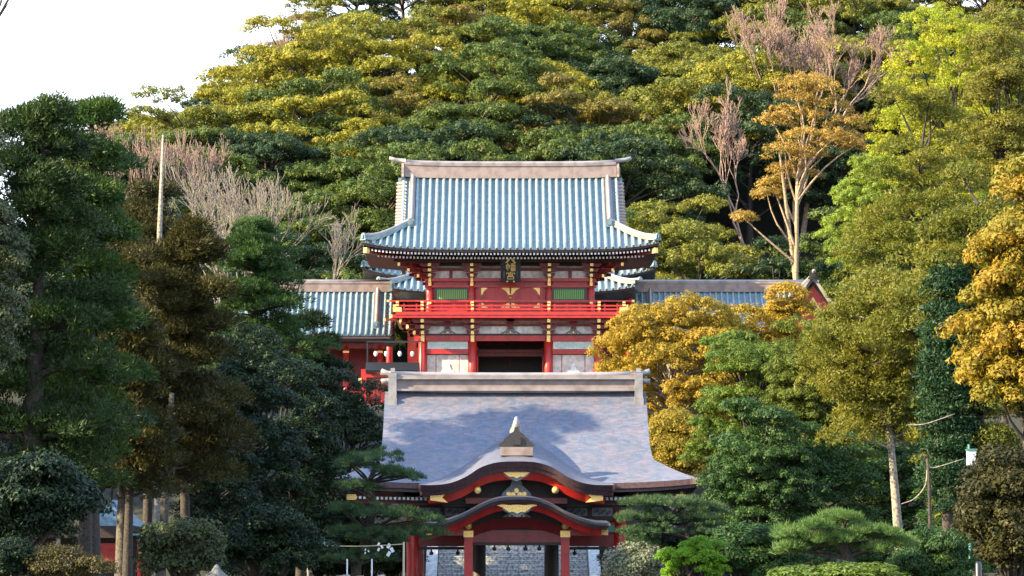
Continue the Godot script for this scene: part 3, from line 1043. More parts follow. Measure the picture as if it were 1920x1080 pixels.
func curve_band(s: SurfaceTool, c: Array, hw: float, z0: float, z1: float, top: float, bottom: float, n := 40, flare := 0.0):
	# a solid band that follows a gable curve: between offsets top and bottom, from z0 to z1
	for i in n:
		var xa := lerpf(-hw, hw, float(i) / n)
		var xb := lerpf(-hw, hw, float(i + 1) / n)
		var ya := interp(c, absf(xa))
		var yb := interp(c, absf(xb))
		var at0 := Vector3(xa, ya + top, z0)
		var bt0 := Vector3(xb, yb + top, z0)
		var ab0 := Vector3(xa, ya + bottom, z0)
		var bb0 := Vector3(xb, yb + bottom, z0)
		var dz := Vector3(0, 0, z1 - z0)
		quad(s, at0, bt0, bb0, ab0)
		quad(s, at0 + dz, bt0 + dz, bb0 + dz, ab0 + dz)
		quad(s, at0, bt0, bt0 + dz, at0 + dz)
		quad(s, ab0, bb0, bb0 + dz, ab0 + dz)
		if i == 0:
			quad(s, at0, ab0, ab0 + dz, at0 + dz)
		if i == n - 1:
			quad(s, bt0, bb0, bb0 + dz, bt0 + dz)

func pendant(parent: Node3D, pos: Vector3, w: float, mat_back = "carved"):
	# gilded fish-shaped gable pendant with pierced scrolls over a carved drop
	var s := surf()
	var p := PackedVector2Array()
	var half := [[0.0, 0.16], [0.20, 0.15], [0.40, 0.17], [0.52, 0.21], [0.50, 0.13], [0.38, 0.10], [0.30, 0.04], [0.20, -0.03], [0.10, -0.02], [0.0, -0.07]]
	for q in half:
		p.append(Vector2(q[0], q[1]) * w)
	for k in range(half.size() - 2, 0, -1):
		p.append(Vector2(-half[k][0], half[k][1]) * w)
	prism(s, p, 0.0, 0.06)
	var o := part(parent, "pendant", s, "gold", pos)
	s = surf()
	for q in [[0.0, 0.07, 0.07], [0.14, 0.08, 0.035], [-0.14, 0.08, 0.035], [0.25, 0.10, 0.03], [-0.25, 0.10, 0.03], [0.36, 0.14, 0.025], [-0.36, 0.14, 0.025]]:
		var d := PackedVector2Array()
		for k in 10:
			d.append(Vector2(q[0], q[1]) * w + Vector2(cos(TAU * k / 10), sin(TAU * k / 10)) * q[2] * w)
		prism(s, d, 0.06, 0.085)
	part(o, "boss", s, "dark_red" if false else "gold")
	s = surf()
	p = PackedVector2Array()
	for q in [[-0.40, 0.08], [-0.30, -0.02], [-0.16, -0.08], [0.0, -0.16], [0.16, -0.08], [0.30, -0.02], [0.40, 0.08]]:
		p.append(Vector2(q[0], q[1]) * w)
	prism(s, p, -0.07, -0.01)
	part(o, "carved_drop", s, mat_back)

func build_pavilion():
	var P := thing("dance_pavilion", "red dance pavilion with grey copper roof and two curved cusped gables in front", "pavilion", Vector3(0.05, 0, -120))
	# posts
	for z in [0.0, -4.0, -8.0]:
		for x in [-3.72, 3.72]:
			column(P, Vector3(x, 0.35, z), 3.6, 0.24)
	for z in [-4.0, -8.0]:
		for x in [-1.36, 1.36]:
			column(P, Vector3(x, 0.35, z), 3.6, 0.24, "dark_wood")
	pbox(P, "stage", Vector3(0, 0.2, -4.0), Vector3(8.6, 0.35, 9.6), "stone_dark")
	for sx in [-1, 1]:
		var post := pbox(P, "porch_post", Vector3(sx * 1.68, 1.6, 4.0), Vector3(0.30, 3.2, 0.30), "red")
		ball(post, "gold_ball", Vector3(0, 1.74, 0.16), 0.13, "gold")
		pbox(post, "gold_band", Vector3(0, 1.46, 0.02), Vector3(0.34, 0.22, 0.30), "gold")
		ball(P, "gold_ball", Vector3(sx * 3.72, 3.62, 0.27), 0.15, "gold")
		pbox(P, "side_beam", Vector3(sx * 3.72, 3.2, -4.0), Vector3(0.24, 0.4, 7.6), "dark_red")
		pbox(P, "cross_beam", Vector3(sx * 2.7, 2.90, 0.0), Vector3(1.7, 0.46, 0.2), "dark_red")
		pbox(P, "beam_shoe", Vector3(sx * 2.6, 2.60, 0.0), Vector3(1.8, 0.10, 0.16), "dark_wood")
		pbox(P, "porch_tie", Vector3(sx * 1.68, 3.05, 2.0), Vector3(0.22, 0.34, 3.7), "dark_red")
		# beam noses with gold tips either side of the porch
		pbox(P, "beam_nose", Vector3(sx * 2.35, 3.13, 4.05), Vector3(1.1, 0.24, 0.2), "red")
		var tip := surf()
		prism(tip, PackedVector2Array([Vector2(0, -0.10), Vector2(sx * 0.62, -0.13), Vector2(sx * 0.62, 0.14), Vector2(sx * 0.34, 0.13), Vector2(sx * 0.30, 0.05), Vector2(0.0, -0.02)]), -0.11, 0.11)
		part(P, "gold_tip", tip, "gold", Vector3(sx * 2.55, 3.15, 4.08))
		pbox(P, "green_block", Vector3(sx * 3.36, 3.3, 0.12), Vector3(0.34, 0.26, 0.2), "box_green")
	pbox(P, "porch_lintel", Vector3(0, 2.98, 4.0), Vector3(3.3, 0.42, 0.24), "dark_red")
	pbox(P, "porch_lintel_shoe", Vector3(0, 2.72, 4.0), Vector3(3.0, 0.09, 0.18), "dark_wood")
	pbox(P, "front_beam", Vector3(0, 3.34, 0.0), Vector3(7.6, 0.36, 0.26), "dark_red")
	pbox(P, "back_beam", Vector3(0, 3.34, -8.0), Vector3(7.6, 0.5, 0.26), "dark_red")
	pbox(P, "mid_beam", Vector3(0, 2.98, -4.0), Vector3(7.6, 0.5, 0.26), "dark_wood")
	# bulb hooks hanging from the beams
	for q in [[-0.78, 4.0], [-0.30, 4.0], [0.30, 4.0], [0.78, 4.0], [-3.05, 0.0], [-2.1, 0.0], [2.1, 0.0]]:
		var s := surf(false)
		var y := 2.68 if q[1] > 1.0 else 2.55
		tube(s, [Vector3(0, 0, 0), Vector3(0, -0.06, 0), Vector3(0, -0.10, 0), Vector3(0, -0.17, 0), Vector3(0, -0.20, 0)], [0.03, 0.03, 0.08, 0.08, 0.03], 8)
		part(P, "hanging_hook", s, "black", Vector3(q[0], y, q[1]))
	# frieze with carved panels
	pbox(P, "frieze", Vector3(0, 3.88, -0.06), Vector3(7.5, 0.62, 0.08), "dark_wood")
	for i in 6:
		var x: float = [-3.1, -2.2, -1.3, 1.3, 2.2, 3.1][i]
		var pn := pbox(P, "carved_panel", Vector3(x, 3.90, 0.0), Vector3(0.74, 0.30, 0.05), "carved")
		var d := surf()
		for k in 7:
			var c := Vector2(lerpf(-0.26, 0.26, k / 6.0), 0.06 * sin(k * 2.1))
			var r := 0.05 + 0.02 * (k % 2)
			var ring := PackedVector2Array()
			for j in 8:
				ring.append(c + Vector2(cos(TAU * j / 8), sin(TAU * j / 8)) * r)
			prism(d, ring, 0.025, 0.045 + 0.004 * k)
		part(pn, "carving", d, "bronze")
		pbox(P, "frieze_post", Vector3(x + 0.45, 3.90, 0.0), Vector3(0.12, 0.5, 0.10), "dark_wood")
	pbox(P, "purlin", Vector3(0, 4.22, 0.05), Vector3(7.9, 0.14, 0.22), "dark_red")
	pbox(P, "ceiling", Vector3(0, 4.26, -4.0), Vector3(8.6, 0.06, 8.6), "dark_wood")
	# main roof
	var s := surf(false)
	var hw := 6.5
	var gw := 4.87
	var width := func(q: float) -> float:
		return maxf(hw - q, gw + 0.10 * exp(-(q - 1.63) * 2.0)) if q > 1.4 else hw - q + 0.04 * q
	for side in [1, -1]:
		var f := func(u: float, v: float) -> Vector3:
			var q: float = v * 5.0
			var x: float = lerpf(-1, 1, u) * width.call(q)
			return Vector3(x, pav_y(x, q), -4.0 + side * (5.0 - q))
		var fuv := func(u: float, v: float) -> Vector2:
			return Vector2(lerpf(-1, 1, u) * width.call(v * 5.0) / 5.2, v * 6.1 / 5.2)
		grid(s, 48, 26, f, fuv)
		var g := func(u: float, v: float) -> Vector3:
			var q: float = v * 2.2
			var z := lerpf(-1, 1, u) * (5.0 - q)
			return Vector3(side * (hw - q), pav_y(0.0, q) + 0.20 * pow(absf(z) / 5.0, 4.0) * pow(1.0 - q / 5.0, 3.0) - 0.003, -4.0 + z)
		var guv := func(u: float, v: float) -> Vector2:
			return Vector2(lerpf(-1, 1, u) * (5.0 - v * 2.2) / 5.2, v * 2.5 / 5.2)
		grid(s, 20, 8, g, guv)
	var roof := part(P, "roof", s, M.roof_copper)
	# thick eave edge all round
	s = surf(false)
	for side in [1, -1]:
		for lay in 2:
			var in0: float = [0.0, 0.10][lay]
			var dy0: float = [-0.003, -0.20][lay]
			var hh: float = [0.20, 0.13][lay]
			var f := func(u: float, v: float) -> Vector3:
				var x := lerpf(-1, 1, u) * (hw - in0)
				return Vector3(x, pav_y(x / (hw - in0) * hw, 0) + dy0 - hh * v, -4.0 + side * (5.0 - in0))
			grid(s, 40, 1, f)
			var f2 := func(u: float, v: float) -> Vector3:
				var z := lerpf(-1, 1, u) * (5.0 - in0)
				return Vector3(side * (hw - in0), 4.9 + 0.20 * pow(absf(z) / 5.0, 4.0) + dy0 - hh * v, -4.0 + z)
			grid(s, 20, 1, f2)
		var f4 := func(u: float, v: float) -> Vector3:
			var x := lerpf(-1, 1, u) * (hw - 2.4 * v)
			return Vector3(x, pav_y(x, 0) - 0.20 - 0.13 * (1.0 if v > 0.01 else 0.0) + 0.05 * v, -4.0 + side * (5.0 - 1.6 * v))
		grid(s, 40, 4, f4)
		var f5 := func(u: float, v: float) -> Vector3:
			var z := lerpf(-1, 1, u) * (5.0 - 1.6 * v)
			return Vector3(side * (hw - 2.4 * v), 4.9 + 0.20 * pow(absf(z) / 5.0, 4.0) * (1 - v) - 0.20 - 0.13 * (1.0 if v > 0.01 else 0.0) + 0.05 * v, -4.0 + z)
		grid(s, 20, 4, f5)
	part(roof, "eave_edge", s, "fascia")
	# verge edge along the gables
	s = surf(false)
	for sx in [-1, 1]:
		for zs in [-1, 1]:
			var f := func(u: float, v: float) -> Vector3:
				var q := lerpf(1.55, 5.0, u)
				var x: float = sx * width.call(q)
				return Vector3(x - sx * 0.02 * v, pav_y(x, q) - 0.26 * v, -4.0 + zs * (5.0 - q))
			grid(s, 16, 1, f)
			var f2 := func(u: float, v: float) -> Vector3:
				var q := lerpf(1.55, 5.0, u)
				var x: float = sx * width.call(q)
				return Vector3(x - sx * (0.02 + 0.5 * v), pav_y(x, q) - 0.26, -4.0 + zs * (5.0 - q))
			grid(s, 16, 1, f2)
	part(roof, "verge_edge", s, "ridge_cap")
	for sx in [-1, 1]:
		var gs := surf()
		prism(gs, PackedVector2Array([Vector2(-3.1, 5.6), Vector2(3.1, 5.6), Vector2(1.6, pav_y(0, 3.4) - 0.3), Vector2(0, 8.1), Vector2(-1.6, pav_y(0, 3.4) - 0.3)]), sx * 4.4 - 0.05, sx * 4.4 + 0.05, Vector3(0, 0, -4.0), Basis(Vector3(0, 0, 1), Vector3(0, 1, 0), Vector3(1, 0, 0)))
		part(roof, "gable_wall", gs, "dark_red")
	# ridge
	var rp := []
	for k in 9:
		var x := lerpf(-4.5, 4.5, k / 8.0)
		rp.append(Vector3(x, 8.40 + 0.05 * pow(absf(x) / 4.5, 3.0), -4.0))
	var rb = ridge_beam(roof, "ridge", rp, 0.56, 0.62, 0.11, "ridge_copper", "ridge_cap")
	s = surf()
	for zz in [0.0]:
		box(s, Vector3(0, 8.50, -4.0), Vector3(9.1, 0.07, 0.72))
		box(s, Vector3(0, 8.93, -4.0), Vector3(9.1, 0.07, 0.70))
	part(rb, "moulding", s, "ridge_cap")
	for sx in [-1, 1]:
		s = surf()
		box(s, Vector3(sx * 4.58, 8.62, -4.0), Vector3(0.30, 1.02, 0.84))
		box(s, Vector3(sx * 4.58, 8.02, -3.62), Vector3(0.34, 0.34, 0.44))
		box(s, Vector3(sx * 4.58, 9.24, -3.9), Vector3(0.16, 0.16, 0.2))
		var eb := part(rb, "ridge_end", s, "ridge_cap")
		s = surf(false)
		tube(s, [Vector3(sx * 4.55, 9.10, -4.0), Vector3(sx * 4.8, 9.13, -4.0), Vector3(sx * 5.02, 9.2, -4.0)], [0.12, 0.11, 0.13], 8)
		tube(s, [Vector3(sx * 4.6, 8.85, -3.75), Vector3(sx * 4.8, 8.83, -3.75), Vector3(sx * 5.0, 8.80, -3.75)], [0.10, 0.11, 0.12], 8)
		part(eb, "horn", s, "ridge_cap")
	# rafters
	for sx in [-1, 1]:
		eave_rafters(P, minf(sx * 2.0, sx * 5.9), maxf(sx * 2.0, sx * 5.9), -0.2, 0.62, 4.42, 4.36, 0.10, 6.5, 0.155, "dark_red")
	for sx in [-1, 1]:
		pbox(P, "corner_beam_end", Vector3(sx * 5.9, 4.42, 0.6), Vector3(0.34, 0.2, 0.16), "gold")
		pbox(P, "eave_beam", Vector3(sx * 4.9, 4.30, 0.1), Vector3(2.2, 0.2, 0.2), "dark_red")
	# upper cusped gable
	s = surf(false)
	var kt := func(u: float, v: float) -> Vector3:
		var x := lerpf(-3.44, 3.44, u)
		var ya := interp(KU, absf(x))
		var yb := interp(KB, absf(x))
		var za := 3.0 - 0.12 * pow(absf(x) / 3.44, 2.0)
		var zb := 1.0 - pav_q(yb) - 0.06
		var k := v * 0.75 + 0.25 * v * v
		return Vector3(x, lerpf(ya, yb, k), lerpf(za, zb, v))
	var kuv := func(u: float, v: float) -> Vector2:
		return Vector2(u * 7.4 / 5.2, v * 4.0 / 5.2)
	grid(s, 56, 10, kt, kuv)
	var gab := part(P, "cusped_gable", s, M.roof_copper)
	s = surf(false)
	curve_band(s, KU, 3.44, 2.985, 2.6, -0.004, -0.20, 56)
	curve_band(s, KU, 3.40, 2.90, 1.0, -0.205, -0.36, 56)
	part(gab, "eave_edge", s, "fascia")
	s = surf(false)
	curve_band(s, KU, 3.1, 2.66, 2.52, -0.37, -0.64, 50)
	part(gab, "barge_board", s, "red")
	s = surf()
	var tymp := PackedVector2Array()
	for i in 31:
		var x := lerpf(-2.6, 2.6, i / 30.0)
		tymp.append(Vector2(x, interp(KU, absf(x)) - 0.5))
	tymp.append(Vector2(2.6, 4.05))
	tymp.append(Vector2(-2.6, 4.05))
	prism(s, tymp, 1.3, 1.38)
	part(gab, "gable_wall", s, "dark_wood")
	pendant(gab, Vector3(0, 5.12, 2.68), 1.25)
	frog_strut(gab, Vector3(0, 4.36, 1.9), 1.15, 0.62)
	pbox(gab, "tie_beam", Vector3(0, 4.26, 1.85), Vector3(3.6, 0.2, 0.2), "dark_red")
	for sx in [-1, 1]:
		ball(gab, "gold_ball", Vector3(sx * 1.37, 4.62, 2.62), 0.13, "gold")
		s = surf()
		prism(s, PackedVector2Array([Vector2(0, -0.08), Vector2(sx * 0.5, -0.02), Vector2(sx * 0.62, 0.0), Vector2(sx * 0.62, 0.22), Vector2(sx * 0.1, 0.20), Vector2(sx * 0.2, 0.1)]), 0, 0.05)
		part(gab, "gold_tip", s, "gold", Vector3(sx * 2.42, 4.26, 2.67))
	# ridge and ornament of the upper gable
	s = surf(false)
	tube(s, [Vector3(0, 6.2, 1.4), Vector3(0, 6.5, 0.6), Vector3(0, 6.78, -0.6), Vector3(0, 6.95, -1.8)], [0.16, 0.20, 0.24, 0.24], 10)
	part(gab, "ridge", s, "ridge_cap")
	s = surf()
	box(s, Vector3(0, 6.02, 1.5), Vector3(1.16, 0.30, 0.5))
	part(gab, "ornament_base", s, "ridge_copper")
	s = surf()
	var orn := PackedVector2Array()
	var half := [[0.0, 0.72], [0.06, 0.70], [0.09, 0.60], [0.16, 0.52], [0.24, 0.48], [0.30, 0.38], [0.40, 0.33], [0.46, 0.22], [0.60, 0.12], [0.64, 0.05], [0.54, 0.0]]
	for q in half:
		orn.append(Vector2(q[0], q[1]))
	for k in range(half.size() - 1, 0, -1):
		orn.append(Vector2(-half[k][0], half[k][1]))
	prism(s, orn, 0.0, 0.14)
	box(s, Vector3(0, 0.22, 0.17), Vector3(0.3, 0.28, 0.07))
	part(gab, "ogre_ornament", s, "bronze", Vector3(0, 6.17, 1.56))
	s = surf(false)
	tube(s, [Vector3(0, 6.55, 1.2), Vector3(0, 6.95, 1.3), Vector3(0, 7.25, 1.45)], [0.2, 0.16, 0.05], 10)
	part(gab, "finial", s, "ridge_cap")
	# lower cusped gable over the porch
	s = surf(false)
	var lt := func(u: float, v: float) -> Vector3:
		var x := lerpf(-3.2, 3.2, u)
		return Vector3(x, interp(KL, absf(x)) + 0.16 * v, lerpf(5.5, 1.2, v))
	grid(s, 50, 5, lt, func(u, v): return Vector2(u * 7.0 / 5.2, v * 4.3 / 5.2))
	var low := part(P, "porch_gable", s, M.roof_copper)
	s = surf(false)
	curve_band(s, KL, 3.2, 5.485, 5.0, -0.003, -0.09, 50)
	part(low, "top_edge", s, "ridge_cap")
	s = surf(false)
	curve_band(s, KL, 3.14, 5.42, 1.4, -0.093, -0.22, 50)
	part(low, "eave_edge", s, "fascia")
	s = surf(false)
	curve_band(s, KL, 2.9, 5.2, 5.06, -0.23, -0.45, 50)
	part(low, "barge_board", s, "red")
	s = surf()
	tymp = PackedVector2Array()
	for i in 31:
		var x := lerpf(-1.75, 1.75, i / 30.0)
		tymp.append(Vector2(x, interp(KL, absf(x)) - 0.25))
	tymp.append(Vector2(1.75, 3.16))
	tymp.append(Vector2(-1.75, 3.16))
	prism(s, tymp, 3.94, 4.02)
	part(low, "gable_wall", s, "dark_wood")
	s = surf(false)
	curve_band(s, [[0.0, 3.62], [0.7, 3.58], [1.3, 3.42], [1.8, 3.2]], 1.8, 4.14, 4.02, 0.0, -0.36, 24)
	part(low, "rainbow_beam", s, "dark_red")
	frog_strut(low, Vector3(0, 3.64, 4.06), 1.0, 0.24)
	pendant(low, Vector3(0, 3.84, 5.22), 1.35)

# ------------------------------------------------------------------ trees
# Leaves are small faces gathered in puffs, puffs in pads, pads at the ends of limbs.
func pads_for(r: RandomNumberGenerator, sp: Dictionary) -> Array:
	var pads := []
	var n: int = sp.pads
	var R: Vector3 = sp.R
	var c: Vector3 = sp.c
	var shape: String = sp.get("shape", "dome")
	var nz := FastNoiseLite.new()
	nz.seed = r.randi() % 100000
	nz.frequency = 1.0
	nz.fractal_octaves = 2
	if shape == "dome":
		for i in n:
			var y := lerpf(sp.get("low", -0.45), 1.0, (i + 0.5) / n)
			var a := i * 2.39996 + r.randf_range(-0.5, 0.5)
			var rad := sqrt(maxf(0.0, 1.0 - y * y))
			var out := Vector3(cos(a), 0, sin(a))
			var dir := Vector3(out.x * rad, y, out.z * rad)
			var v := nz.get_noise_3dv(dir * 0.9 + Vector3(5, 3, 1)) * 1.8
			if v < -0.55:
				continue
			var q: float = 0.84 + sp.get("lumpy", 0.30) * v + r.randf_range(-0.10, 0.10)
			pads.append([c + dir * R * q, sp.pad_r * r.randf_range(0.6, 1.3), out])
		return pads
	# limbs leave a central stem; each carries pads along its outer half
	var per := 3
	var limbs := int(n / per)
	for i in limbs:
		var y := clampf((i + r.randf_range(0.0, 1.0)) / limbs, 0.0, 1.0)
		var a := i * 2.39996 + r.randf_range(-0.7, 0.7)
		var out := Vector3(cos(a), 0, sin(a))
		var reach: float
		if shape == "cone":
			reach = pow(1.0 - y, sp.get("taper", 0.75)) + 0.06
		else:
			reach = 1.0 - pow(absf(2.0 * y - 0.85), 2.5) * 0.7
		reach *= r.randf_range(0.55, 1.15)
		var sag := r.randf_range(-0.15, 0.35) * R.x * 0.4
		for k in per:
			var f: float = [1.0, 0.72, 0.42][k]
			var p := Vector3(out.x * R.x * reach * f, lerpf(-1, 1, y) * R.y - sag * f * f, out.z * R.z * reach * f)
			p += Vector3(r.randf_range(-1, 1), r.randf_range(-0.4, 0.4), r.randf_range(-1, 1)) * sp.pad_r * 0.35
			pads.append([c + p, sp.pad_r * r.randf_range(0.6, 1.2) * lerpf(1.0, 0.6, y), out])
	return pads

func crown_mesh(sd: int, sp: Dictionary, pads: Array) -> ArrayMesh:
	var r := RandomNumberGenerator.new()
	r.seed = sd
	var V := PackedVector3Array()
	var C := PackedColorArray()
	var np: int = sp.puffs
	var nl: int = sp.leaves
	V.resize(pads.size() * np * nl * 3)
	C.resize(V.size())
	var flat: float = sp.get("flat", 0.5)
	var pr: float = sp.puff_r
	var L: float = sp.leaf
	var W: float = sp.get("leaf_w", L * 0.8)
	var needle: float = sp.get("needle", 0.0)
	var jit: float = sp.get("jitter", 0.55)
	var droop: float = sp.get("droop", 0.0)
	var c1: Color = sp.c1
	var c2: Color = sp.c2
	var i := 0
	# the far side of a near tree is never seen: fewer, larger leaves there
	var mid := 0.0
	var far := 0.0
	if sp.get("thin_back", true):
		for pad in pads:
			mid += pad[0].z / pads.size()
		for pad in pads:
			far = maxf(far, mid - pad[0].z)
	for pad in pads:
		var pc: Vector3 = pad[0]
		var rad: float = pad[1]
		var out: Vector3 = pad[2]
		var padk := r.randf()
		for j in np:
			# puff on the upper side of the flattened pad
			var a := j * 2.39996 + r.randf() * 0.8
			var f := sqrt((j + 0.5) / np)
			var px := cos(a) * f * rad
			var pz := sin(a) * f * rad
			var py := rad * flat * (sqrt(maxf(0.0, 1.0 - f * f)) - 0.35) + r.randf_range(-0.12, 0.12) * rad - droop * f * rad
			var pp := pc + Vector3(px, py, pz)
			var rr := pr * r.randf_range(0.7, 1.2)
			var k := clampf(padk * 0.6 + r.randf() * 0.4, 0, 1)
			var col := c1.lerp(c2, k)
			var behind: bool = far > 0.0 and pp.z < mid - 0.3 * far
			var big := 1.55 if behind else 1.0
			for l in (int(nl * 0.4) if behind else nl):
				var y := r.randf_range(-0.45, 1.0)
				var b := r.randf() * TAU
				var h := sqrt(maxf(0.0, 1.0 - y * y))
				var dir := Vector3(cos(b) * h, y, sin(b) * h)
				var p := pp + Vector3(dir.x, dir.y * 0.8, dir.z) * (rr * r.randf_range(0.55, 1.08))
				var nrm := (dir + Vector3(r.randf() - 0.5, r.randf() - 0.3, r.randf() - 0.5) * (2.0 * jit)).normalized()
				var t := nrm.cross(Vector3(r.randf() - 0.5, r.randf() - 0.5, r.randf() - 0.5)).normalized()
				if needle > 0.0:
					t = (t * (1.0 - needle) + (dir + Vector3(0, 0.5, 0) + out * 0.3) * needle).normalized()
					nrm = (nrm - t * nrm.dot(t)).normalized()
				var q := nrm.cross(t)
				var s := r.randf_range(0.65, 1.3) * big
				V[i] = p + t * (L * s)
				V[i + 1] = p - t * (L * 0.5 * s) + q * (W * 0.5 * s)
				V[i + 2] = p - t * (L * 0.5 * s) - q * (W * 0.5 * s)
				var g := r.randf_range(0.74, 1.0)
				var cc := Color(col.r * g, col.g * g, col.b * g)
				C[i] = cc
				C[i + 1] = cc
				C[i + 2] = cc
				i += 3
	V.resize(i)
	C.resize(i)
	var arr := []
	arr.resize(Mesh.ARRAY_MAX)
	arr[Mesh.ARRAY_VERTEX] = V
	arr[Mesh.ARRAY_COLOR] = C
	var m := ArrayMesh.new()
	m.add_surface_from_arrays(Mesh.PRIMITIVE_TRIANGLES, arr)
	return m

func limb(s: SurfaceTool, r: RandomNumberGenerator, a: Vector3, b: Vector3, r0: float, r1: float, sides := 5, bend := 0.12):
	var pts := []
	var rr := []
	var n := 4
	var L := a.distance_to(b)
	var off := Vector3(r.randf_range(-1, 1), r.randf_range(-0.3, 0.8), r.randf_range(-1, 1)) * L * bend
	for k in n + 1:
		var t := k / float(n)
		pts.append(a.lerp(b, t) + off * sin(PI * t))
		rr.append(lerpf(r0, r1, t))
	tube(s, pts, rr, sides, false)

func trunk_mesh(sd: int, sp: Dictionary, pads: Array) -> ArrayMesh:
	var r := RandomNumberGenerator.new()
	r.seed = sd + 7
	var s := surf(false)
	var h: float = sp.trunk_h
	var tr: float = sp.trunk_r
	var lean: Vector3 = sp.get("lean", Vector3.ZERO)
	var pts := []
	var rr := []
	for k in 9:
		var t := k / 8.0
		pts.append(Vector3(sin(t * 3.0 + sd) * 0.12, -0.3 + (h + 0.3) * t, cos(t * 2.3 + sd) * 0.12) + lean * t)
		rr.append(tr * (1.35 if k == 0 else 1.0) * lerpf(1.0, sp.get("tip", 0.35), t))
	tube(s, pts, rr, 9, true)
	var lr: float = sp.get("limb_r", tr * 0.3)
	var step: int = sp.get("limb_every", 1)
	for i in range(0, pads.size(), step):
		var b: Vector3 = pads[i][0]
		var y: float = clampf(b.y - sp.get("limb_drop", 1.2) * r.randf_range(0.6, 1.3), h * sp.get("limb_low", 0.3), h)
		var t := y / h
		var a: Vector3 = pts[clampi(int(t * 8.0), 0, 8)].lerp(pts[clampi(int(t * 8.0) + 1, 0, 8)], t * 8.0 - floorf(t * 8.0))
		limb(s, r, a, b, lr, lr * 0.3)
	return done(s)

func plant_tree(o: Node3D, sd: int, sp: Dictionary, mat, bark):
	var r := RandomNumberGenerator.new()
	r.seed = sd
	var pads: Array = sp.pad_list if sp.has("pad_list") else pads_for(r, sp)
	part(o, "trunk", trunk_mesh(sd, sp, pads), bark)
	part(o, "crown", crown_mesh(sd, sp, pads), mat)

func bare_branch(s: SurfaceTool, r: RandomNumberGenerator, p: Vector3, dir: Vector3, len_: float, rad: float, depth: int, spread: float, up: float, minr: float):
	var pts := [p]
	var rr := [rad]
	var d := dir
	var q := p
	for k in 3:
		d = (d + Vector3(r.randf_range(-1, 1), r.randf_range(-0.6, 1.0), r.randf_range(-1, 1)) * 0.16 + Vector3(0, up, 0) * 0.1).normalized()
		q += d * len_ / 3.0
		pts.append(q)
		rr.append(maxf(rad * (1.0 - 0.13 * (k + 1)), minr))
	tube(s, pts, rr, 7 if depth > 4 else (4 if depth > 2 else 3), false)
	if depth <= 0:
		return
	var kids := 2 if depth > 4 else (3 if r.randf() < 0.7 else 2)
	for k in kids:
		var a := r.randf() * TAU
		var side := d.cross(Vector3(cos(a), sin(a) * 0.5, sin(a))).normalized()
		var nd := (d + side * spread * r.randf_range(0.6, 1.25) + Vector3(0, up * 0.35, 0)).normalized()
		var from: Vector3 = pts[3] if k == 0 else pts[2 + (k % 2)]
		bare_branch(s, r, from, nd, len_ * r.randf_range(0.62, 0.86), maxf(rad * 0.58, minr), depth - 1, spread, up, minr)

func bare_tree(o: Node3D, sd: int, h: float, depth: int, trunk_r: float, spread: float, up: float, mat, trunks := 1, minr := 0.014):
	var r := RandomNumberGenerator.new()
	r.seed = sd
	var s := surf(false)
	for k in trunks:
		var a := TAU * k / trunks + 0.4
		var d := Vector3(cos(a) * 0.28, 1, sin(a) * 0.28).normalized() if trunks > 1 else Vector3(0.05, 1, 0)
		bare_branch(s, r, Vector3(0, -0.3, 0), d.normalized(), h * 0.34, trunk_r, depth, spread, up, minr)
	return part(o, "branches", s, mat)

const ORD := ["first", "second", "third", "fourth", "fifth", "sixth", "seventh", "eighth", "ninth", "tenth", "eleventh", "twelfth", "thirteenth", "fourteenth", "fifteenth"]

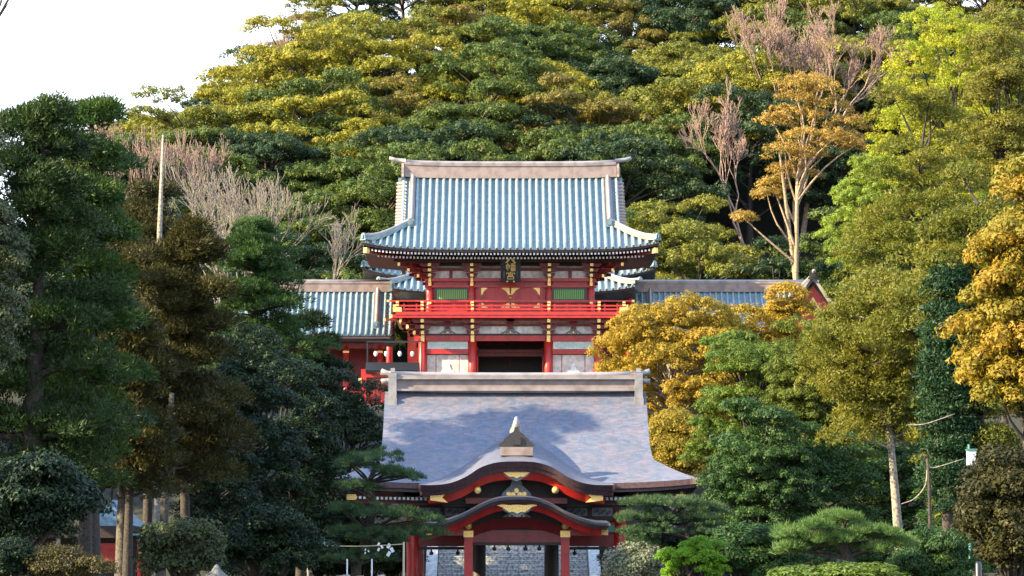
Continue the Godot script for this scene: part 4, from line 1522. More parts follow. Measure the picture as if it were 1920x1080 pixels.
func build_hill_trees():
	# tints of the leaf canopy (new spring growth, mature leaf, deep evergreen)
	leaf_mat("hill_gold", Color(0.30, 0.262, 0.028))
	leaf_mat("hill_olive", Color(0.195, 0.19, 0.028))
	leaf_mat("hill_green", Color(0.095, 0.130, 0.026))
	leaf_mat("hill_deep", Color(0.036, 0.066, 0.026), 0.5)
	leaf_mat("hill_rust", Color(0.215, 0.165, 0.035))
	var protos := []
	for k in 8:
		var r := RandomNumberGenerator.new()
		r.seed = 300 + k
		var wide := r.randf_range(3.6, 4.6)
		var sp := {"pads": 26, "R": Vector3(wide, r.randf_range(3.0, 3.9), wide * r.randf_range(0.85, 1.05)), "c": Vector3(0, 6.2, 0), "low": -0.55, "pad_r": 1.5, "flat": 0.40, "puffs": 15, "puff_r": 0.45, "leaves": 115, "leaf": 0.088, "leaf_w": 0.10, "thin_back": false, "jitter": 0.45, "lumpy": 0.34,
			"c1": Color(0.72, 0.86, 1.0), "c2": Color(1.0, 0.98, 0.85), "trunk_h": 6.5, "trunk_r": 0.26, "limb_drop": 1.6}
		var pads := pads_for(r, sp)
		protos.append([crown_mesh(300 + k, sp, pads), trunk_mesh(300 + k, sp, pads)])
	var r := RandomNumberGenerator.new()
	r.seed = 42
	var skip := [[1400, 250], [1490, 330]]
	for row in 11:
		var d := 190.0 + row * 5.6
		var seat := 0
		var n := 12
		for col in n:
			var px := lerpf(205.0, 2000.0, (col + 0.5 + (0.25 if row % 2 else -0.25)) / n) + r.randf_range(-35, 35)
			var dd := d + r.randf_range(-1.8, 1.8)
			var x := at(px, 540, dd).x
			var y := ground_y(x, dd)
			var sc := r.randf_range(0.86, 1.18)
			var tone := r.randf()
			var pick := r.randi() % 8
			var turn := r.randf() * TAU
			# does its top show above the sky line wanted on the left shoulder?
			var top := y + 10.0 * sc
			var py := 1075.0 - (top - 1.7) * F / dd
			var want: float = interp([[200, 215], [340, 190], [420, 160], [480, 110], [540, 58], [610, -10], [800, -300]], px)
			if py < want - 14.0:
				sc *= clampf(1.0 - (want - py) * dd / F / 10.0, 0.5, 1.0)
				top = y + 10.0 * sc
				py = 1075.0 - (top - 1.7) * F / dd
				if py < want - 45.0:
					continue
			if py < -230.0 or py > 620.0:
				continue
			# clearings round the bare and tan trees
			if px > 1290 and px < 1640 and row > 0 and row < 4:
				continue
			seat += 1
			var mat := "hill_olive"
			var word := "olive"
			if row < 4:
				mat = "hill_green" if tone < 0.35 + 0.12 * row else "hill_deep"
				word = "green" if tone < 0.35 + 0.12 * row else "dark green"
				if px > 1150 and px < 1340 and row < 2:
					mat = "hill_olive"
					word = "yellow-green"
			else:
				if tone < 0.16:
					mat = "hill_green"
					word = "green"
				elif tone < 0.24:
					mat = "hill_deep"
					word = "deep green"
				elif tone < 0.36:
					mat = "hill_rust"
					word = "rusty olive"
				elif tone > 0.76:
					mat = "hill_gold"
					word = "golden"
				if px > 1250 and row < 7 and tone < 0.5:
					mat = "hill_deep"
					word = "deep green"
			var o := thing("hill_tree", "%s broadleaf tree on the hill, %s from left in the %s row up" % [word, ORD[seat - 1], ORD[row]], "tree", Vector3(x, y - 0.4, -dd), "trees on the wooded hill")
			o.scale = Vector3(sc * r.randf_range(0.92, 1.15), sc, sc)
			o.rotation.y = turn
			part(o, "trunk", protos[pick][1], "bark")
			part(o, "crown", protos[pick][0], mat)

func base_at(px: float, d: float) -> Vector3:
	var p := at(px, 540, d)
	return Vector3(p.x, ground_y(p.x, d), -d)

func height_to(py: float, d: float, base: Vector3) -> float:
	return 1.7 + (1075.0 - py) * d / F - base.y

func build_special_trees():
	# bare and half-leafed trees standing out on the hill
	for q in [
		[1490, -20, 212.0, 9, 0.24, 0.50, 0.35, "bark_pink", 2, "tall bare pinkish tree with twin trunks near the hill top", 5],
		[1400, 170, 203.0, 8, 0.19, 0.48, 0.35, "bark_pink", 1, "smaller bare pinkish tree left of the tan-leaved tree", 6],
		[1070, 0, 246.0, 6, 0.2, 0.4, 0.5, "bark", 1, "grey bare tree against the sky at the crest", 8],
		[265, 225, 196.0, 7, 0.14, 0.40, 0.5, "bark_pink", 2, "bushy bare pink-brown tree at the left shoulder of the hill", 9],
		[365, 260, 200.0, 7, 0.14, 0.40, 0.5, "bark_pink", 2, "bushy bare grey-pink tree right of the white dead trunk", 11],
		[440, 330, 180.0, 7, 0.12, 0.46, 0.2, "bark_pale", 2, "grey bare thicket tree below the left shoulder, leaning twigs", 12],
		[500, 350, 178.0, 7, 0.12, 0.46, 0.2, "bark_pale", 2, "grey bare thicket tree nearest the gate's left side", 13],
		[520, 40, 232.0, 6, 0.15, 0.42, 0.4, "bark_tan", 2, "slender bare tan tree breaking the skyline", 14],
	]:
		var b := base_at(q[0], q[2])
		var o := thing("bare_tree", q[9], "tree", b, "bare trees on the hill")
		bare_tree(o, 900 + q[10], height_to(q[1], q[2], b) * (0.84 if q[0] < 1450 else 0.80), q[3], q[4], q[5], q[6], q[7], q[8], 0.016)
	# tan-leaved tree with pale trunks right of the gate
	leaf_mat("tan_leaf", Color(0.40, 0.27, 0.06))
	var d := 186.0
	var b := base_at(1492, d)
	var h := height_to(145, d, b)
	var o := thing("tan_tree", "tan and orange leafing tree with two slender pale trunks behind the right corridor", "tree", b)
	var pads := []
	var r := RandomNumberGenerator.new()
	r.seed = 61
	for q in [[1490, 165, 1.3], [1540, 170, 1.3], [1480, 215, 1.5], [1535, 225, 1.6], [1585, 235, 1.2], [1450, 225, 0.9], [1500, 265, 1.4], [1560, 265, 1.2], [1470, 290, 1.2], [1590, 255, 1.0], [1600, 275, 0.8], [1475, 320, 1.1], [1510, 325, 0.9], [1450, 345, 0.8], [1495, 190, 1.3], [1395, 410, 0.6], [1520, 150, 1.0], [1440, 365, 0.8], [1555, 200, 1.4], [1515, 290, 1.0]]:
		var p := at(q[0], q[1], d) - b
		pads.append([p + Vector3(0, 0, r.randf_range(-1.2, 1.2)), q[2], Vector3(r.randf_range(-1, 1), 0, r.randf_range(-1, 1)).normalized()])
	var sp := {"pad_list": pads, "flat": 0.55, "puffs": 14, "puff_r": 0.36, "leaves": 120, "leaf": 0.075, "c1": Color(0.82, 0.75, 0.8), "c2": Color(1, 1, 1), "trunk_h": h * 0.72, "trunk_r": 0.23, "limb_drop": 3.0, "limb_r": 0.085, "limb_low": 0.45, "tip": 0.4}
	plant_tree(o, 61, sp, "tan_leaf", "bark_tan")
	var s := surf(false)
	var rr := RandomNumberGenerator.new()
	rr.seed = 3
	limb(s, rr, Vector3(0.3, h * 0.30, 0), Vector3(-0.9, h * 0.80, 0.4), 0.17, 0.06, 7, 0.05)
	part(o, "second_trunk", s, "bark_tan")

# kinds of crown for the trees near the viewer
func kind(name_: String) -> Dictionary:
	match name_:
		"cedar":
			return {"shape": "cone", "taper": 0.6, "flat": 0.42, "puffs": 13, "puff_r": 0.34, "leaves": 112, "leaf": 0.088, "leaf_w": 0.038, "needle": 0.55, "droop": 0.25, "jitter": 0.6, "limb_drop": 0.1, "tip": 0.12}
		"cypress":
			return {"shape": "dome", "low": -0.95, "lumpy": 0.40, "flat": 0.6, "puffs": 14, "puff_r": 0.33, "leaves": 112, "leaf": 0.072, "leaf_w": 0.042, "needle": 0.35, "droop": 0.12, "jitter": 0.7, "limb_drop": 0.2, "tip": 0.15}
		"broad":
			return {"shape": "dome", "flat": 0.6, "puffs": 15, "puff_r": 0.34, "leaves": 112, "leaf": 0.062, "leaf_w": 0.060, "jitter": 0.6}
		"camphor":
			return {"shape": "dome", "low": -0.7, "flat": 0.75, "puffs": 17, "puff_r": 0.34, "leaves": 112, "leaf": 0.068, "leaf_w": 0.072, "jitter": 0.45}
		"maple":
			return {"shape": "dome", "low": -0.6, "flat": 0.22, "puffs": 17, "puff_r": 0.28, "leaves": 105, "leaf": 0.065, "leaf_w": 0.052, "jitter": 0.35, "droop": 0.1}
		"pine":
			return {"shape": "cone", "taper": 0.5, "flat": 0.26, "puffs": 15, "puff_r": 0.28, "leaves": 115, "leaf": 0.12, "leaf_w": 0.024, "needle": 0.75, "jitter": 0.6, "limb_drop": 0.1, "tip": 0.2}
	return {}

func tree(kind_: String, name_: String, label: String, px: float, py_top: float, py_low: float, w_px: float, d: float, pads: int, pad_r: float, mat: String, bark: String, sd: int, more := {}, group := ""):
	var b := base_at(px, d)
	var h := height_to(py_top, d, b)
	var low := maxf(height_to(py_low, d, b), 0.0)
	var half := (h - low) * 0.5
	var sp := kind(kind_)
	var rx := w_px * 0.5 * d / F
	sp.merge({"pads": pads, "R": Vector3(maxf(rx - pad_r * 0.6, 0.2), maxf(half - pad_r * 0.35, 0.2), maxf(rx - pad_r * 0.6, 0.2)), "c": Vector3(0, low + half, 0), "pad_r": pad_r, "c1": Color(0.62, 0.72, 0.95), "c2": Color(1, 1, 0.9), "trunk_h": h * 0.94 if kind_ in ["cedar", "cypress", "pine"] else low + half * 0.9, "trunk_r": 0.22, "limb_low": clampf(low / h, 0.05, 0.6)}, true)
	sp.merge(more, true)
	sp.c.x += sp.get("c_x", 0.0)
	sp.R.z = minf(sp.R.z, sp.get("deep", 9.0))
	var o := thing(name_, label, "shrub" if name_.ends_with("shrub") else "tree", b, group)
	if sp.has("share"):
		# alike trees share a few crowns, each stretched to its own size
		var key := "%s %d" % [sp.share, sd % int(sp.get("variants", 3))]
		if not shared.has(key):
			var r := RandomNumberGenerator.new()
			r.seed = sd
			var pads_ := pads_for(r, sp)
			shared[key] = [crown_mesh(sd, sp, pads_), trunk_mesh(sd, sp, pads_), Vector3(rx, h, rx)]
		var p: Array = shared[key]
		o.scale = Vector3(rx / p[2].x, h / p[2].y, rx / p[2].z)
		part(o, "trunk", p[1], bark)
		part(o, "crown", p[0], mat)
		return o
	plant_tree(o, sd, sp, mat, bark)
	return o

var shared := {}

func build_side_trees():
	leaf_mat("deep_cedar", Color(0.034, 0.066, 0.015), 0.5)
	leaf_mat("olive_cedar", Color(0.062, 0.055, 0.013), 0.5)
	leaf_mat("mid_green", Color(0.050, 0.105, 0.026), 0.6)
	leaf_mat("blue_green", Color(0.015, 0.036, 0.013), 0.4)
	leaf_mat("sage", Color(0.075, 0.095, 0.04), 0.5)
	leaf_mat("orange_leaf", Color(0.40, 0.255, 0.030), 0.8)
	leaf_mat("yellow_leaf", Color(0.42, 0.40, 0.035), 0.9)
	leaf_mat("lime_leaf", Color(0.25, 0.32, 0.045), 0.8)
	leaf_mat("olive_gold", Color(0.205, 0.185, 0.026), 0.75)
	leaf_mat("bright_lime", Color(0.22, 0.40, 0.025), 0.9)
	leaf_mat("pine_needle", Color(0.058, 0.110, 0.045), 0.4)
	leaf_mat("pine_light", Color(0.135, 0.215, 0.055), 0.5)
	leaf_mat("maple_green", Color(0.130, 0.190, 0.027), 0.8)
	leaf_mat("brown_shrub", Color(0.08, 0.065, 0.02), 0.5)
	leaf_mat("lime_dull", Color(0.135, 0.165, 0.026), 0.8)
	leaf_mat("ivy", Color(0.022, 0.062, 0.022), 0.5)
	leaf_mat("fresh_cedar", Color(0.058, 0.110, 0.020), 0.6)
	leaf_mat("mottled", Color(0.30, 0.30, 0.22), 0.4)
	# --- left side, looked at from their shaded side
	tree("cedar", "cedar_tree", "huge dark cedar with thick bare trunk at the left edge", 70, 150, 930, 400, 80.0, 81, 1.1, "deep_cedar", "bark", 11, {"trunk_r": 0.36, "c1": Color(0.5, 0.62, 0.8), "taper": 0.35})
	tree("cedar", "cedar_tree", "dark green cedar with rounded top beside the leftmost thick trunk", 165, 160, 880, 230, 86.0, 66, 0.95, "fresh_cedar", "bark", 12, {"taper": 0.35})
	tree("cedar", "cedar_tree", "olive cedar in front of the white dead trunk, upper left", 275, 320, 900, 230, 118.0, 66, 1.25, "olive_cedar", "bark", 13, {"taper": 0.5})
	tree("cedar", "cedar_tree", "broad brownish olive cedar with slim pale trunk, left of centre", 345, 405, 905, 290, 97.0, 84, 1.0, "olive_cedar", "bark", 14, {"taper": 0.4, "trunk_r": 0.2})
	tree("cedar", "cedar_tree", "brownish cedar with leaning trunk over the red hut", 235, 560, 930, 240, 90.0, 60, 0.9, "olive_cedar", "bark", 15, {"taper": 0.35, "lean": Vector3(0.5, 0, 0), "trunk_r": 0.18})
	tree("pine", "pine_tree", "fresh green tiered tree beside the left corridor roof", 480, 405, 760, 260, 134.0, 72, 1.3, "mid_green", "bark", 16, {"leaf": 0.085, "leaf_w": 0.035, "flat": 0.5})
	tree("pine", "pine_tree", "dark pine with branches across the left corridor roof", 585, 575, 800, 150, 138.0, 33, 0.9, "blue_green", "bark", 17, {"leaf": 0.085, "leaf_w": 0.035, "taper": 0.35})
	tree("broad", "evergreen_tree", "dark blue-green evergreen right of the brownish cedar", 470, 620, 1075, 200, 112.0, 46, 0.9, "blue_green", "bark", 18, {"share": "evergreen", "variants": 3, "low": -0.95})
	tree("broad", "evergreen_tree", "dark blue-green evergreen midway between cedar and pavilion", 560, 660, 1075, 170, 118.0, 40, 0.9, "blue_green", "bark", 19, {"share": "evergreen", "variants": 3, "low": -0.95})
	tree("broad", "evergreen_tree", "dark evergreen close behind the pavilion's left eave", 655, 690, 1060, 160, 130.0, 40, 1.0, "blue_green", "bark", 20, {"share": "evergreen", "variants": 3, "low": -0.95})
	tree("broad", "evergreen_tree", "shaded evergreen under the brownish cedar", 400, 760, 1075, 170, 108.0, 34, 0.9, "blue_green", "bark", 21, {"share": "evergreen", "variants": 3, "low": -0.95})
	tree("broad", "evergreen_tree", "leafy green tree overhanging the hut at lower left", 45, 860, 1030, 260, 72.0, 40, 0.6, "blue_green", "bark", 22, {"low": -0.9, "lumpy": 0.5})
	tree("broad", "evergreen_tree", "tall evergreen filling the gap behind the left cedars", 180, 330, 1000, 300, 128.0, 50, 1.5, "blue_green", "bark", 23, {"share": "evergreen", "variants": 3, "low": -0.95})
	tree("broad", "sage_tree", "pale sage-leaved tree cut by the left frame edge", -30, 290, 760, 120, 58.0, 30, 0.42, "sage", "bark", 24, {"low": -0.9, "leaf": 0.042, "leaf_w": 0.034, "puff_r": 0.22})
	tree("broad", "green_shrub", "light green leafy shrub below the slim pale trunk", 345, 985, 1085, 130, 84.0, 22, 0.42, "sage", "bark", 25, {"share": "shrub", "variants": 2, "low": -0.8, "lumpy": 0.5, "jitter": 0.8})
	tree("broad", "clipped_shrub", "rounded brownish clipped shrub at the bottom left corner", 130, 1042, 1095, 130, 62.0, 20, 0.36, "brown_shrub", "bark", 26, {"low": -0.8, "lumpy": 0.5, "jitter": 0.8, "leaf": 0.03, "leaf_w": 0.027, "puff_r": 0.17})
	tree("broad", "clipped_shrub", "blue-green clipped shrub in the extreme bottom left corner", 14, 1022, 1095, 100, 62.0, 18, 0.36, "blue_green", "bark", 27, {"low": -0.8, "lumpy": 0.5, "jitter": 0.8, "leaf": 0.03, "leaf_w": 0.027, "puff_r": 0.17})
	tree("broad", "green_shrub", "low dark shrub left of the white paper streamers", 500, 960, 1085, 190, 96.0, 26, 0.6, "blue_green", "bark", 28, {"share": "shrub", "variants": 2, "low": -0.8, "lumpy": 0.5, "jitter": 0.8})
	# the grove goes on beyond the left edge and shades this side
	for k in 6:
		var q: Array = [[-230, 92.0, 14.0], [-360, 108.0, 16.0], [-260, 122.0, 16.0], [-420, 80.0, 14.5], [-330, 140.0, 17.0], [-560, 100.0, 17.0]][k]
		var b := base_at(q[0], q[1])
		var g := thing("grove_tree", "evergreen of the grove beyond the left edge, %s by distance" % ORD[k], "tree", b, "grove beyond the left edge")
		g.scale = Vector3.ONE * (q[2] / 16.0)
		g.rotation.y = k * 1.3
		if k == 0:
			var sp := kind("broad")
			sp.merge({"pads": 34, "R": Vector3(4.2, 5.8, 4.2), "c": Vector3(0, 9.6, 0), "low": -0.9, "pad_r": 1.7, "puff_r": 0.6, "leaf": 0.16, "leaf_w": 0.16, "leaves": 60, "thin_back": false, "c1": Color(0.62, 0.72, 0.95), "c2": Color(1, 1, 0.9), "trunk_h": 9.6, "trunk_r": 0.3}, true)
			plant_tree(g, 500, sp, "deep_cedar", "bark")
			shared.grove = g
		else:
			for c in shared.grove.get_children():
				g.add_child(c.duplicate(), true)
	# --- right side, sunlit
	tree("camphor", "camphor_tree", "round orange-gold camphor tree covering the gate's right corner", 1255, 550, 880, 290, 140.0, 62, 1.05, "orange_leaf", "bark_pale", 31, {"c1": Color(0.70, 0.86, 0.9), "c2": Color(1, 1, 1)})
	tree("camphor", "camphor_tree", "second orange-gold camphor rising behind the first, further right", 1375, 590, 850, 190, 144.0, 40, 1.0, "orange_leaf", "bark_pale", 32, {"c1": Color(0.62, 0.84, 0.9), "c2": Color(0.9, 0.95, 1)})
	tree("camphor", "camphor_tree", "yellow-orange treetop below the cross gable of the right corridor", 1472, 545, 800, 110, 146.0, 26, 0.8, "orange_leaf", "bark_pale", 33, {"c1": Color(0.9, 1.0, 0.8), "c2": Color(1, 1, 1)})
	tree("camphor", "camphor_tree", "low orange-brown camphor beside the pavilion roof's right edge", 1262, 775, 930, 120, 134.0, 24, 0.8, "orange_leaf", "bark_pale", 34, {"c1": Color(0.55, 0.75, 0.8), "c2": Color(0.85, 0.9, 1)})
	tree("maple", "maple_tree", "fresh green layered maple right of the orange camphor", 1410, 590, 960, 230, 122.0, 56, 1.0, "maple_green", "bark", 35, {})
	tree("maple", "maple_tree", "dark green layered maple near the pavilion's right eave", 1425, 740, 1075, 210, 112.0, 46, 0.9, "mid_green", "bark", 36, {"low": -0.9})
	tree("maple", "maple_tree", "yellow-green layered maple below the cross gable", 1530, 592, 930, 210, 118.0, 56, 0.95, "lime_dull", "bark", 53, {"low": -0.8})
	tree("cypress", "cypress_tree", "tall olive-gold cypress with a bare pale lower trunk", 1697, 490, 830, 280, 104.0, 100, 0.8, "olive_gold", "bark_pale", 37, {"trunk_r": 0.20, "lean": Vector3(-1.1, 0, 0), "c_x": -0.55, "lumpy": 0.5, "c1": Color(0.6, 0.78, 0.9)})
	tree("cypress", "cypress_tree", "olive cypress rising behind the pale-trunked one", 1730, 250, 800, 260, 116.0, 90, 1.0, "olive_gold", "bark", 38, {"c1": Color(0.45, 0.74, 0.8), "lumpy": 0.5})
	tree("broad", "yellow_tree", "brilliant yellow-green tree at the upper right", 1790, 5, 480, 270, 152.0, 70, 1.35, "yellow_leaf", "bark", 39, {"low": -0.9, "c1": Color(0.66, 0.86, 0.9)})
	tree("broad", "yellow_tree", "yellow-olive treetop in the upper right corner", 1885, 40, 520, 170, 128.0, 44, 1.0, "olive_gold", "bark", 40, {"low": -0.9})
	tree("maple", "maple_tree", "pale lime maple with flat sprays right of the tan tree", 1640, 285, 560, 200, 154.0, 50, 1.15, "lime_leaf", "bark", 41, {"low": -0.7})
	tree("cypress", "cypress_tree", "slender ivy-green tree standing between olive cypresses", 1778, 470, 1000, 95, 95.0, 70, 0.5, "ivy", "bark", 42, {"lumpy": 0.15})
	tree("cypress", "cypress_tree", "olive green tree filling the right side below the yellow crown", 1830, 330, 1000, 220, 96.0, 90, 0.8, "olive_gold", "bark", 43, {"c1": Color(0.38, 0.62, 0.7), "lumpy": 0.5})
	tree("camphor", "camphor_tree", "orange-tipped camphor cut by the right frame edge", 1915, 350, 860, 210, 82.0, 48, 0.75, "orange_leaf", "bark", 44, {"c1": Color(0.42, 0.72, 0.8), "c2": Color(1, 0.95, 1)})
	tree("broad", "evergreen_tree", "dark green tree at the lower right corner below the camphor", 1890, 830, 1090, 190, 78.0, 36, 0.6, "olive_cedar", "bark", 45, {"low": -0.9})
	tree("broad", "evergreen_tree", "deep green undergrowth tree right of the pale trunk", 1800, 870, 1085, 190, 100.0, 44, 0.8, "mid_green", "bark", 46, {"share": "evergreen", "variants": 3, "low": -0.9})
	tree("broad", "evergreen_tree", "deep green tree between maples and the pale-trunked cypress", 1530, 790, 1085, 200, 114.0, 44, 0.95, "mid_green", "bark", 47, {"share": "evergreen", "variants": 3, "low": -0.9})
	tree("broad", "evergreen_tree", "dark evergreen seen behind the bare pale trunk", 1665, 800, 1085, 260, 127.0, 40, 1.0, "mid_green", "bark", 54, {"share": "evergreen", "variants": 3, "low": -0.95})
	tree("broad", "bright_shrub", "vivid lime green shrub beside the right niwaki pine", 1292, 1012, 1100, 110, 92.0, 44, 0.24, "bright_lime", "bark", 48, {"low": -0.8, "lumpy": 0.6, "jitter": 0.8, "puff_r": 0.12, "leaf": 0.04, "leaf_w": 0.035, "leaves": 60})
	tree("broad", "mottled_shrub", "cream-mottled variegated shrub next to the right pavilion post", 1200, 1030, 1100, 100, 106.0, 18, 0.45, "mottled", "bark", 49, {"low": -0.8, "lumpy": 0.5, "jitter": 0.8, "c1": Color(0.3, 0.4, 0.3), "c2": Color(1, 1, 1)})
	tree("broad", "green_shrub", "dark green shrub mass at bottom right of centre", 1400, 990, 1100, 190, 94.0, 30, 0.6, "mid_green", "bark", 50, {"share": "shrub", "variants": 2, "low": -0.8, "lumpy": 0.5, "jitter": 0.8})
	tree("broad", "green_shrub", "light green shrub under the near pine at bottom right", 1560, 1064, 1100, 190, 72.0, 24, 0.4, "maple_green", "bark", 51, {"share": "shrub", "variants": 2, "low": -0.8, "lumpy": 0.5, "jitter": 0.8})
	tree("broad", "green_shrub", "fresh green shrub right of the near pine", 1740, 1000, 1100, 150, 76.0, 26, 0.45, "mid_green", "bark", 52, {"share": "shrub", "variants": 2, "low": -0.8, "lumpy": 0.5, "jitter": 0.8})
	for k in 14:
		var px: float = [430, 470, 515, 560, 605, 650, 695, 738, 1190, 1220, 1255, 1295, 1340, 1390][k]
		var side: String = "left" if k < 8 else "right"
		tree("broad", "slope_shrub", "dark shrub on the bank %s of the stone stair, %s from its left end" % [side, ORD[k if k < 8 else k - 8]], px, 985 + 18 * (k % 3), 1085, 95, 129.0 + 2.0 * (k % 2), 14, 0.6, "blue_green" if k % 3 else "deep_cedar", "bark", 600 + k, {"share": "slope", "variants": 2, "low": -0.9, "lumpy": 0.5, "jitter": 0.8}, "shrubs on the bank beside the stair")
	# sculpted pines
	cloud_pine("sculpted cloud pine in front of the pavilion's left eave", 104.0, Vector2(668, 1090), [[668, 1060], [690, 1000], [700, 940], [690, 905], [705, 870]], [[702, 862, 70], [668, 872, 42], [740, 885, 44], [662, 915, 46], [755, 895, 40], [655, 955, 40], [700, 965, 60], [752, 962, 46], [790, 975, 40], [650, 1000, 46], [700, 1010, 60], [760, 1005, 55], [800, 1000, 38], [690, 1045, 50], [625, 1048, 50], [610, 1030, 30]], "pine_needle", 71)
	cloud_pine("sculpted cloud pine beside the pavilion's right eave", 107.0, Vector2(1268, 1095), [[1272, 1060], [1290, 1010], [1280, 985], [1262, 965], [1240, 940]], [[1200, 945, 36], [1235, 948, 50], [1290, 945, 40], [1190, 972, 36], [1230, 972, 40], [1300, 975, 45], [1190, 1000, 40], [1240, 998, 52], [1330, 960, 40], [1200, 1024, 40], [1330, 1000, 44]], "pine_needle", 72)
	cloud_pine("bright green near pine with spreading crown at bottom right", 74.0, Vector2(1600, 1100), [[1598, 1075], [1590, 1045], [1580, 1020], [1570, 1000], [1545, 985]], [[1530, 985, 60], [1490, 1005, 46], [1570, 975, 46], [1620, 1000, 50], [1660, 1005, 46], [1690, 1020, 36], [1475, 1030, 36], [1640, 1030, 46], [1590, 1015, 50], [1530, 1015, 46]], "pine_light", 73)

func cloud_pine(label: String, d: float, foot: Vector2, spine: Array, pad_px: Array, mat: String, sd: int):
	var b := base_at(foot.x, d)
	var o := thing("cloud_pine", label, "pine", b, "sculpted pines")
	var r := RandomNumberGenerator.new()
	r.seed = sd
	var pads := []
	for q in pad_px:
		var p := at(q[0], q[1], d) - b
		var rad: float = q[2] * d / F
		for k in 3:
			var off := Vector3(r.randf_range(-0.3, 0.3), r.randf_range(-0.06, 0.06), (k - 1) * 0.75) * rad * 1.2
			pads.append([p + off, rad * r.randf_range(0.5, 0.72) * (1.25 if sd < 73 else 1.0), Vector3(r.randf_range(-1, 1), 0, r.randf_range(-1, 1)).normalized()])
	var sp := {"flat": 0.42, "puffs": 14, "puff_r": 0.15, "leaves": 130, "leaf": 0.075, "leaf_w": 0.013, "needle": 0.8, "jitter": 0.6, "c1": Color(0.6, 0.75, 0.9), "c2": Color(1, 1, 1)}
	var s := surf(false)
	var pts := [Vector3(0, -0.3, 0)]
	var rr := [0.2]
	var zz := 0.0
	for i in spine.size():
		zz += r.randf_range(-0.15, 0.15)
		pts.append(at(spine[i][0], spine[i][1], d) - b + Vector3(0, 0, zz))
		rr.append(lerpf(0.16, 0.07, i / float(spine.size() - 1)))
	tube(s, pts, rr, 9)
	for pad in pads:
		var best: Vector3 = pts[0]
		for p in pts:
			if p.y < pad[0].y + 0.1 and p.distance_to(pad[0]) < best.distance_to(pad[0]):
				best = p
		limb(s, r, best, pad[0], 0.05, 0.02, 5, 0.1)
	part(o, "trunk", s, "bark")
	part(o, "crown", crown_mesh(sd, sp, pads), mat)

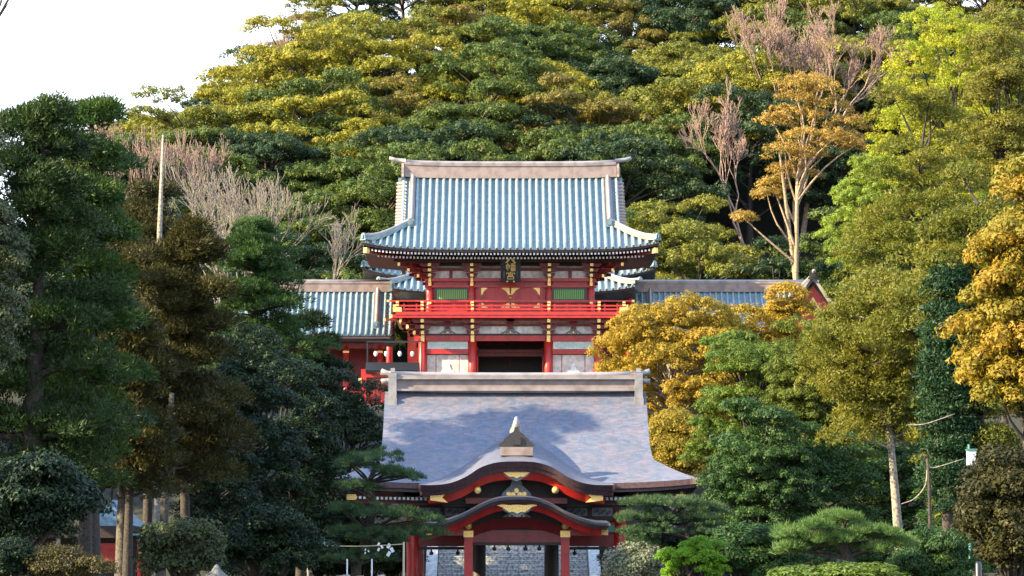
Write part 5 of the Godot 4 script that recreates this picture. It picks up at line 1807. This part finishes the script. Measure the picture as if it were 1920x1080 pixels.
# ------------------------------------------------------------------ small things
func build_small_things():
	# dead white trunk among the left trees
	var b := base_at(300, 112.0)
	var o := thing("dead_tree", "white dead bare trunk standing above the olive cedars", "tree", b)
	var h := height_to(250, 112.0, b)
	var s := surf(false)
	tube(s, [Vector3(0, -0.3, 0), Vector3(0.05, h * 0.5, 0), Vector3(-0.03, h * 0.8, 0.02), Vector3(0.06, h, 0)], [0.2, 0.13, 0.09, 0.035], 8)
	part(o, "trunk", s, "bark_pale")
	# slim pale and dark trunks at lower left
	for q in [[222, 235, 860, 91.0, 0.17, "leaning grey-brown trunk at lower left, in front of the red hut", "bark_grey"], [296, 320, 770, 96.0, 0.14, "slim trunk with pale sunlit edge at lower left, leaning right", "bark_grey"], [172, 172, 820, 87.0, 0.26, "thick dark trunk left of the leaning grey one", "bark"]]:
		var bb := base_at(q[0], q[3])
		var t := thing("trunk_tree", q[5], "tree", bb, "bare lower trunks")
		var top := at(q[1], q[2], q[3]) - bb
		s = surf(false)
		tube(s, [Vector3(0, -0.3, 0), top * 0.35 + Vector3(0.06, 0, 0), top * 0.7, top, top * 1.08], [q[4] * 1.3, q[4], q[4] * 0.85, q[4] * 0.7, q[4] * 0.5], 9)
		part(t, "trunk", s, q[6])
		s = surf(false)
		var r := RandomNumberGenerator.new()
		r.seed = int(q[0])
		for k in 5:
			var f := r.randf_range(0.7, 1.0)
			var a := r.randf() * TAU
			limb(s, r, top * f, top * f + Vector3(cos(a) * 1.1, r.randf_range(-0.2, 0.5), sin(a) * 1.1), 0.035, 0.012, 4, 0.2)
		part(t, "branch_stubs", s, q[6]).set_meta("kind", "stuff")
	# bare pale limbs by the cypress on the right
	var bl := thing("bare_limb_tree", "bare arching pale limbs between the cypress and the white box", "tree", base_at(1742, 92.0))
	var rb := RandomNumberGenerator.new()
	rb.seed = 5
	s = surf(false)
	var root: Vector3 = bl.position
	var stem := [[1742, 1080], [1744, 990], [1742, 900], [1738, 860]]
	var pts := []
	var rr := []
	for k in stem.size():
		pts.append(at(stem[k][0], stem[k][1], 92.0) - root)
		rr.append(lerpf(0.06, 0.04, k / 3.0))
	tube(s, pts, rr, 6)
	part(bl, "trunk", s, "bark")
	s = surf(false)
	for c in [[[1738, 862], [1745, 877], [1770, 872], [1808, 860]], [[1738, 880], [1735, 910], [1715, 935], [1690, 945]], [[1700, 797], [1730, 796], [1760, 787], [1790, 776]]]:
		pts = []
		rr = []
		var xs := []
		var ys := []
		for k in 4:
			xs.append([k, c[k][0]])
			ys.append([k, c[k][1]])
		for k in 13:
			var t := k / 4.0
			pts.append(at(interp(xs, t), interp(ys, t), 92.0) - root)
			rr.append(lerpf(0.026, 0.012, t / 3.0))
		tube(s, pts, rr, 5)
	part(bl, "limbs", s, "bark_pale")
	# white box on a pole
	var pb := base_at(1813, 82.0)
	var wb := thing("pole_box", "white box lamp with dark base on a thin pole among the right trees", "lamp", pb)
	var c := at(1820, 860, 82.0) - pb
	s = surf(false)
	tube(s, [Vector3(0, 0, 0), Vector3(0, c.y + 0.35, 0)], [0.035, 0.03], 8)
	part(wb, "pole", s, "box_green")
	pbox(wb, "case", c + Vector3(0.02, 0.02, 0), Vector3(0.22, 0.36, 0.2), "box_white")
	pbox(wb, "base", c + Vector3(0.02, -0.20, 0), Vector3(0.2, 0.08, 0.18), "black")
	pbox(wb, "cap", c + Vector3(0.02, 0.22, 0), Vector3(0.26, 0.04, 0.24), "box_green")
	var pp := base_at(1828, 70.0)
	var dp := thing("short_post", "short dark post at the bottom right corner", "post", pp)
	s = surf(false)
	var ph := height_to(1053, 70.0, pp)
	tube(s, [Vector3(0, -0.1, 0), Vector3(0, ph - 0.06, 0), Vector3(0, ph, 0)], [0.07, 0.07, 0.04], 10)
	part(dp, "shaft", s, "black")
	# rope with paper streamers
	var ra := at(578, 1021, 101.0)
	var rz := at(757, 1020, 101.0)
	var ro := thing("streamer_rope", "thin straw rope strung left of the pavilion between bamboo stakes", "rope", Vector3(ra.x, 0, ra.z))
	s = surf(false)
	pts = []
	rr = []
	for k in 9:
		var t := k / 8.0
		pts.append(ra.lerp(rz, t) - ro.position - Vector3(0, 0.06 * sin(PI * t), 0))
		rr.append(0.014)
	tube(s, pts, rr, 5)
	part(ro, "cord", s, "rope")
	for k in [0, 8]:
		var q: Vector3 = pts[k]
		s = surf(false)
		tube(s, [Vector3(q.x, -0.2, q.z), Vector3(q.x, q.y + 0.06, q.z)], [0.035, 0.03], 7)
		part(ro, "stake", s, "rope")
	for i in 5:
		var q: Array = [[571, 1038, 0.3, "leftmost, largest"], [612, 1024, 0.22, "second from left"], [713, 1026, 0.2, "third from left"], [732, 1032, 0.3, "fourth from left"], [688, 1034, 0.12, "smallest, between the others"]][i]
		var p := at(q[0], q[1], 101.0)
		var st := thing("paper_streamer", "white zigzag paper streamer on the straw rope, %s" % q[3], "streamer", p, "paper streamers on the rope")
		s = surf()
		var z: float = q[2]
		for k in 3:
			var b0 := Basis(Vector3(0, 0, 1), 0.5 * (1 if k % 2 else -1))
			box(s, Vector3(0.05 * (1 if k % 2 else -1), z * 0.45 - k * z * 0.4, 0.01 * k), Vector3(z * 0.32, z * 0.5, 0.006), b0)
		part(st, "paper", s, "paper")
	for i in 2:
		var q: Array = [[653, 1058, "left"], [699, 1057, "right"]][i]
		var bb := base_at(q[0], 99.0)
		var t := thing("white_marker", "short white marker stake under the cloud pine, %s of the pair" % q[2], "stake", bb, "white stakes")
		var mh := height_to(1048, 99.0, bb)
		s = surf(false)
		tube(s, [Vector3(0, -0.1, 0), Vector3(0, mh - 0.03, 0), Vector3(0, mh, 0)], [0.024, 0.024, 0.012], 8)
		part(t, "shaft", s, "paper")
	# low stone bank under the cloud pine
	var bank := thing("stone_bank", "low grey stone edging under the left cloud pine", "edging", Vector3(0, 0, 0))
	var rs := RandomNumberGenerator.new()
	rs.seed = 8
	for i in 12:
		var p := base_at(600 + i * 13, 97.0)
		var hh := rs.randf_range(1.55, 1.72)
		pbox(bank, "stone", p + Vector3(0, hh * 0.5 - 0.05, rs.randf_range(-0.05, 0.05)), Vector3(0.19, hh, 0.3), "stone")
	# small red hut with pale posts at lower left
	var hp := base_at(130, 96.0)
	var hut := thing("red_hut", "small dark hut with red and pale posts under the left trees", "hut", hp)
	pbox(hut, "roof", Vector3(0, 2.95, 0), Vector3(4.2, 0.18, 3.0), "dark_wood")
	pbox(hut, "fascia", Vector3(0, 2.80, 1.48), Vector3(4.1, 0.2, 0.06), "dark_wood")
	pbox(hut, "back_wall", Vector3(0, 1.4, -1.3), Vector3(3.8, 2.8, 0.08), "dark_wood")
	for q in [[-1.6, "dark_red"], [-0.75, "red"], [-0.08, "cream"], [0.9, "dark_red"], [1.7, "dark_red"]]:
		pbox(hut, "post", Vector3(q[0], 1.4, 1.2), Vector3(0.12, 2.8, 0.12), q[1])
	pbox(hut, "red_panel", Vector3(1.3, 2.3, 1.15), Vector3(0.75, 0.5, 0.05), "red")
	# little shrine roof of blue copper behind the trunks
	var sp := base_at(225, 108.0)
	var sh := thing("small_shrine", "small shrine with blue copper roof glimpsed between the left trunks", "shrine", sp)
	s = surf()
	prism(s, PackedVector2Array([Vector2(-1.5, 2.75), Vector2(1.5, 2.75), Vector2(0.9, 3.15), Vector2(0.35, 3.65), Vector2(0, 4.05), Vector2(-0.35, 3.65), Vector2(-0.9, 3.15)]), -1.4, 1.4)
	part(sh, "roof", s, "blue_roof")
	pbox(sh, "body", Vector3(0, 1.4, 0), Vector3(1.8, 2.7, 1.8), "dark_red")
	for x in [-0.8, 0.8]:
		pbox(sh, "post", Vector3(x, 1.4, 1.0), Vector3(0.14, 2.7, 0.14), "red")
	# stone lantern at the bottom
	var lp := base_at(410, 80.0)
	var la := thing("stone_lantern", "grey stone lantern half hidden by shrubs at the bottom left", "lantern", lp)
	var lh := height_to(1058, 80.0, lp)
	s = surf(false)
	tube(s, [Vector3(0, 0, 0), Vector3(0, 0.25, 0), Vector3(0, 0.3, 0), Vector3(0, lh - 0.75, 0)], [0.3, 0.28, 0.13, 0.11], 8)
	part(la, "shaft", s, "stone_dark")
	pbox(la, "fire_box", Vector3(0, lh - 0.55, 0), Vector3(0.34, 0.34, 0.34), "stone_dark")
	s = surf(false)
	tube(s, [Vector3(0, lh - 0.38, 0), Vector3(0, lh - 0.32, 0), Vector3(0, lh - 0.15, 0), Vector3(0, lh, 0)], [0.36, 0.34, 0.12, 0.03], 6)
	part(la, "cap", s, "stone_dark")
	# twig tips of a bare tree reaching in at the upper left
	var tb := base_at(-230, 70.0)
	var tw := thing("bare_tree", "bare twigs reaching into the top left corner against white sky", "tree", tb)
	bare_tree(tw, 955, height_to(-30, 70.0, tb), 7, 0.2, 0.5, 0.4, "bark", 1, 0.008)
